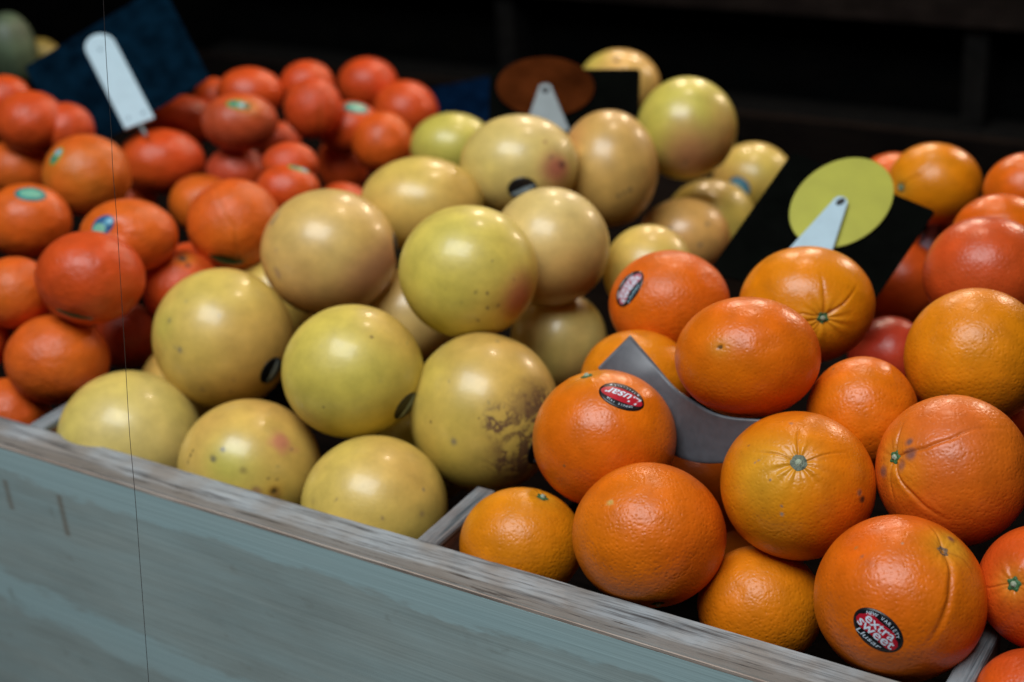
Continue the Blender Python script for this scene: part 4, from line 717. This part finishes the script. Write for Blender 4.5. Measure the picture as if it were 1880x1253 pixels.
def cpart(name, vf, mat):
    V = [tuple(np.array(v) - np.array(cab.location)) for v in vf[0]]
    return mesh_obj(name, V, vf[1], mat, cab, smooth=False)
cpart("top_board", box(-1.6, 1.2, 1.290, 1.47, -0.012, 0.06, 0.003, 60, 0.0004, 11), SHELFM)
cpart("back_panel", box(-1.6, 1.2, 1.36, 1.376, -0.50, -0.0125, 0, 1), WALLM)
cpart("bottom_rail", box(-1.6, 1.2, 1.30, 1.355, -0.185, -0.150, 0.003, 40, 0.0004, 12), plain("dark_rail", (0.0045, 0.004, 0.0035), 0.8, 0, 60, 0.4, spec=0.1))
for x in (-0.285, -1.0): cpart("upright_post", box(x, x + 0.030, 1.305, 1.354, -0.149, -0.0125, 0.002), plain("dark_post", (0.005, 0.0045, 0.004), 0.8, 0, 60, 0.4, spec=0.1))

# ------------------------------------------------------------------ the price cards
NAVY = plain("navy_card_board", (0.0012, 0.0075, 0.016), 0.6, 0, 60, 0.5, spec=0.0)
BLACK = plain("black_card_board", (0.0022, 0.0026, 0.0022), 0.7, 0, 60, 0.2, spec=0.0)
PLAST = plain("white_plastic", (0.38, 0.53, 0.61), 0.45, 0, 90, 0.05)
CLIPM = plain("grey_plastic", (0.17, 0.21, 0.22), 0.45, 0, 90, 0.1)
HOLE = plain("hole_black", (0.006, 0.008, 0.01), 0.6)
LIME = plain("lime_card", (0.36, 0.36, 0.035), 0.5, 0, 40, 0.08)
RUST = plain("rust_card", (0.055, 0.013, 0.003), 0.8, 0, 30, 0.5, spec=0.0)
BLUEC = plain("blue_card_board", (0.0008, 0.0055, 0.018), 0.6, 0, 60, 0.4, spec=0.0)
def slab(name, pts, th, mat, parent=None, rad=0.0, rel=None):
    """polygon (4 corners, rounded) with thickness, pts in world space"""
    P = [np.array(p) for p in pts]
    n = unit(np.cross(P[1] - P[0], P[-1] - P[0]))
    if n @ (np.array(camera_side) - P[0]) < 0: n = -n
    out = []
    if rad:
        for i in range(len(P)):
            a, b, c = P[i - 1], P[i], P[(i + 1) % len(P)]
            u, v = unit(a - b), unit(c - b)
            p0, p1 = b + u * rad, b + v * rad
            for t in np.linspace(0, 1, 7): out.append((1 - t) ** 2 * p0 + 2 * t * (1 - t) * b + t * t * p1)
    else: out = P
    o = rel if rel is not None else np.zeros(3)
    V = [p - o for p in out] + [p - n * th - o for p in out]; m = len(out)
    F = [tuple(range(m)), tuple(range(2 * m - 1, m - 1, -1))] + [(i, m + i, m + (i + 1) % m, (i + 1) % m) for i in range(m)]
    return mesh_obj(name, V, F, mat, parent, smooth=False)
camera_side = (0.27, -0.62, 0.51)
def ellipse(c, a, b, n=64): return [np.array(c) + (np.array(a) - np.array(c)) * math.cos(t) + (np.array(b) - np.array(c)) * math.sin(t) for t in np.linspace(0, 2 * math.pi, n, endpoint=False)]
def stick(name, p0, p1, r, mat, parent, rel):
    p0, p1 = np.array(p0) - rel, np.array(p1) - rel; d = unit(p1 - p0); a = unit(np.cross(d, (0.3, 0.2, 0.9))); b = np.cross(d, a)
    V = [p + r * (a * math.cos(t) + b * math.sin(t)) for p in (p0, p1) for t in np.linspace(0, 2 * math.pi, 10, endpoint=False)]
    F = [(i, (i + 1) % 10, 10 + (i + 1) % 10, 10 + i) for i in range(10)] + [tuple(range(10)), tuple(range(19, 9, -1))]
    return mesh_obj(name, V, F, mat, parent)
def sign(name, label, corners, mat, rad, clipmat, grp):
    c = np.mean([np.array(p) for p in corners], axis=0); base = c.copy(); base[2] = min(p[2] for p in corners)
    e = empty(name, tuple(base)); thing(e, label, "price card", grp)
    slab("card", corners, 0.0012, mat, e, rad, base)
    return e, base
GRP = "price cards stuck among the fruit"
# navy card with the long white marker
e, rel = sign("price_card", "large tilted navy price card with a long rounded white marker clipped on it", NAVY_CARD, NAVY, 0.004, PLAST, GRP)
m0, m1 = np.array(MARKER[0]), np.array(MARKER[1]); d = unit(m1 - m0)
cn = unit(np.cross(np.array(NAVY_CARD[1]) - np.array(NAVY_CARD[0]), np.array(NAVY_CARD[3]) - np.array(NAVY_CARD[0])))
if cn @ (np.array(camera_side) - m0) < 0: cn = -cn
d = unit(d - (d @ cn) * cn); s_ = unit(np.cross(cn, d)); W = 0.0148; L = np.linalg.norm(m1 - m0)
off = (np.array(NAVY_CARD[0]) - m0) @ cn; m0 = m0 + cn * (off + 0.0045)
pts = [m0 - s_ * W, m0 + s_ * W] + [m0 + d * L + s_ * W * math.cos(t) + d * W * math.sin(t) for t in np.linspace(0, math.pi, 17)]
mk = slab("marker", pts, 0.004, PLAST, e, 0, rel)
for a, b in ((0.10, -0.5), (0.10, 0.5), (0.97, 0.1)):
    c = m0 + d * L * a + s_ * W * b + cn * 0.0004
    slab("rivet", ellipse(c, c + d * 0.0018, c + s_ * 0.0018, 16), 0.0006, plain("rivet_grey", (0.16, 0.24, 0.30), 0.4), mk, 0, rel)
stick("marker_stem", m0 - cn * 0.002 + d * 0.001, m0 - cn * 0.002 - d * 0.014, 0.0017, CLIPM, e, rel)
# black card with reddish brown disc
e, rel = sign("price_card", "upright black price card with a reddish brown oval disc and grey wedge clip", BLACK_CARD, BLACK, 0.005, CLIPM, GRP)
dn = unit(np.cross(np.array(BLACK_CARD[1]) - np.array(BLACK_CARD[0]), np.array(BLACK_CARD[3]) - np.array(BLACK_CARD[0])))
if dn @ (np.array(camera_side) - np.array(BLACK_CARD[0])) < 0: dn = -dn
def onto(p, q, n, h):   # move p along n to height h above the plane through q
    p = np.array(p); return p - n * ((p - np.array(q)) @ n) + n * h
def round_disc(pts, q, n, h): return [onto(p, q, n, h) for p in ellipse(*pts)]
slab("disc", ellipse(*RED_DISC), 0.0012, RUST, e, 0, rel)
cp = [np.array(p) for p in RED_CLIP]
def clip_shape(a, b, c, r, n, dn):   # rounded wedge: apex circle then two feet
    ax = unit((b + c) / 2 - a); sd = unit(np.cross(dn, ax)); 
    if sd @ (c - b) < 0: sd = -sd
    top = [a + sd * r * math.cos(t) - ax * r * math.sin(t) for t in np.linspace(math.pi, 0, 13)]
    return top + [c, b]
cl = slab("clip", [p for p in clip_shape(cp[0], cp[1], cp[2], 0.0068, 13, dn)], 0.004, CLIPM, e, 0, rel)
h0 = cp[0] + dn * 0.0004
slab("rivet", ellipse(h0, h0 + unit(cp[2] - cp[1]) * 0.0038, h0 + unit((cp[1] + cp[2]) / 2 - cp[0]) * 0.0030, 20), 0.0006, HOLE, cl, 0, rel)
# tilted black card with lime disc
e, rel = sign("price_card", "tilted black price card with a lime green disc and white wedge clip, among the oranges", TILT_CARD, BLACK, 0.004, PLAST, GRP)
dn = unit(np.cross(np.array(TILT_CARD[1]) - np.array(TILT_CARD[0]), np.array(TILT_CARD[3]) - np.array(TILT_CARD[0])))
if dn @ (np.array(camera_side) - np.array(TILT_CARD[0])) < 0: dn = -dn
slab("disc", ellipse(*LIME_DISC), 0.0012, LIME, e, 0, rel)
cp = [np.array(p) for p in LIME_CLIP]
cl = slab("clip", clip_shape(cp[0], cp[1], cp[2], 0.0052, 13, dn), 0.004, PLAST, e, 0, rel)
h0 = cp[0] + dn * 0.0004
slab("rivet", ellipse(h0, h0 + unit(cp[2] - cp[1]) * 0.0030, h0 + unit((cp[1] + cp[2]) / 2 - cp[0]) * 0.0036, 20), 0.0006, HOLE, cl, 0, rel)
# blue card far behind
e, rel = sign("price_card", "small dark blue card far back, left of the reddish brown disc", BLUE_CARD, BLUEC, 0.003, CLIPM, GRP)

# curled grey card under the oval orange
top, bot = [np.array(r) for r in GREY_CARD]
def spline(P, t):
    x = np.linspace(0, 1, len(P)); k = min(len(P) - 2, int(t * (len(P) - 1))); u = t * (len(P) - 1) - k
    p0, p1, p2, p3 = P[max(0, k - 1)], P[k], P[k + 1], P[min(len(P) - 1, k + 2)]
    return 0.5 * ((2 * p1) + (-p0 + p2) * u + (2 * p0 - 5 * p1 + 4 * p2 - p3) * u * u + (-p0 + 3 * p1 - 3 * p2 + p3) * u ** 3)
nu, nv = 48, 14; V = []; F = []
for i in range(nu + 1):
    a, b = spline(top, i / nu), spline(bot, i / nu)
    for j in range(nv + 1): V.append(a + (b - a) * j / nv)
rel = np.mean(V, axis=0); m = len(V)
nrm = unit(np.cross(V[nv] - V[0], V[(nv + 1) * nu] - V[0]))
if nrm @ (np.array(camera_side) - V[0]) < 0: nrm = -nrm
V = [v - rel for v in V]; V += [v - nrm * 0.0006 for v in V]
for i in range(nu):
    for j in range(nv):
        a = i * (nv + 1) + j; F.append((a, a + 1, a + nv + 2, a + nv + 1)); F.append((m + a, m + a + nv + 1, m + a + nv + 2, m + a + 1))
for i in range(nu):
    a = i * (nv + 1); F.append((a, a + nv + 1, m + a + nv + 1, m + a)); a += nv; F.append((a, m + a, m + a + nv + 1, a + nv + 1))
for j in range(nv):
    F.append((j, m + j, m + j + 1, j + 1))
gc = mesh_obj("cardboard_sheet", V, F, plain("slate_card", (0.085, 0.092, 0.105), 0.45, 0.00005, 200, 0.12, spec=0.6))
gc.location = tuple(rel); thing(gc, "curled grey cardboard sheet with a pointed corner, wedged between the oranges", "cardboard")

# melon and lemon far left
def blob(name, loc, ax, col, label, cat, seed):
    nt_, np_ = 40, 64; V = []; F = []
    T = np.linspace(0.0, math.pi, nt_ + 1)[1:-1]
    q = np.array([(math.sin(t) * math.cos(p), math.sin(t) * math.sin(p), math.cos(t)) for t in T for p in np.arange(np_) / np_ * 6.28318] + [(0, 0, 1), (0, 0, -1)])
    D = 1 + 0.02 * fnoise(q, 2.2, seed) + 0.012 * np.cos(10 * np.arctan2(q[:, 1], q[:, 0]))
    V = q * np.array(ax) * D[:, None]; k = len(T)
    for i in range(k - 1):
        for j in range(np_): F.append((i * np_ + j, (i + 1) * np_ + j, (i + 1) * np_ + (j + 1) % np_, i * np_ + (j + 1) % np_))
    for j in range(np_): F.append((k * np_, j, (j + 1) % np_)); F.append((k * np_ + 1, (k - 1) * np_ + (j + 1) % np_, (k - 1) * np_ + j))
    o = mesh_obj(name, V, F, plain(name + "_rind", col, 0.5, 0.0005, 60, 0.35)); o.location = loc
    thing(o, label, cat); return o
blob("green_melon", MELON[0], (0.030, 0.030, 0.045), (0.07, 0.10, 0.055), "blurred dull green oval fruit in the top left corner", "melon", 5)
blob("lemon", MELON[1], (0.028, 0.018, 0.018), (0.24, 0.17, 0.035), "small blurred yellow fruit between the green oval one and the navy card", "lemon", 6)

# ------------------------------------------------------------------ the fruit
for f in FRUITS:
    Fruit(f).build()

# ------------------------------------------------------------------ hairline of the window glass
P = [np.array(p) for p in HAIRLINE]; base = P[-1]; V = []; F = []  # strand added in place of the thin line on the window glass
P = [spline(np.array(P), t) for t in np.linspace(0, 1, 40)]
for k, p in enumerate(P):
    d = unit(P[min(39, k + 1)] - P[max(0, k - 1)]); a = unit(np.cross(d, (0.3, 0.9, 0.1))); b = np.cross(d, a)
    V += [p + 0.00017 * (a * math.cos(t) + b * math.sin(t)) - base for t in (0, 1.257, 2.513, 3.77, 5.027)]
for k in range(39):
    for j in range(5): F.append((k * 5 + j, k * 5 + (j + 1) % 5, k * 5 + 5 + (j + 1) % 5, k * 5 + 5 + j))
o = mesh_obj("hairline", V, F, plain("hairline_dark", (0.03, 0.025, 0.025), 0.3))
o.location = tuple(base); thing(o, "hair thin dark filament standing in for the line on the window glass, running top to bottom at left", "glass line")
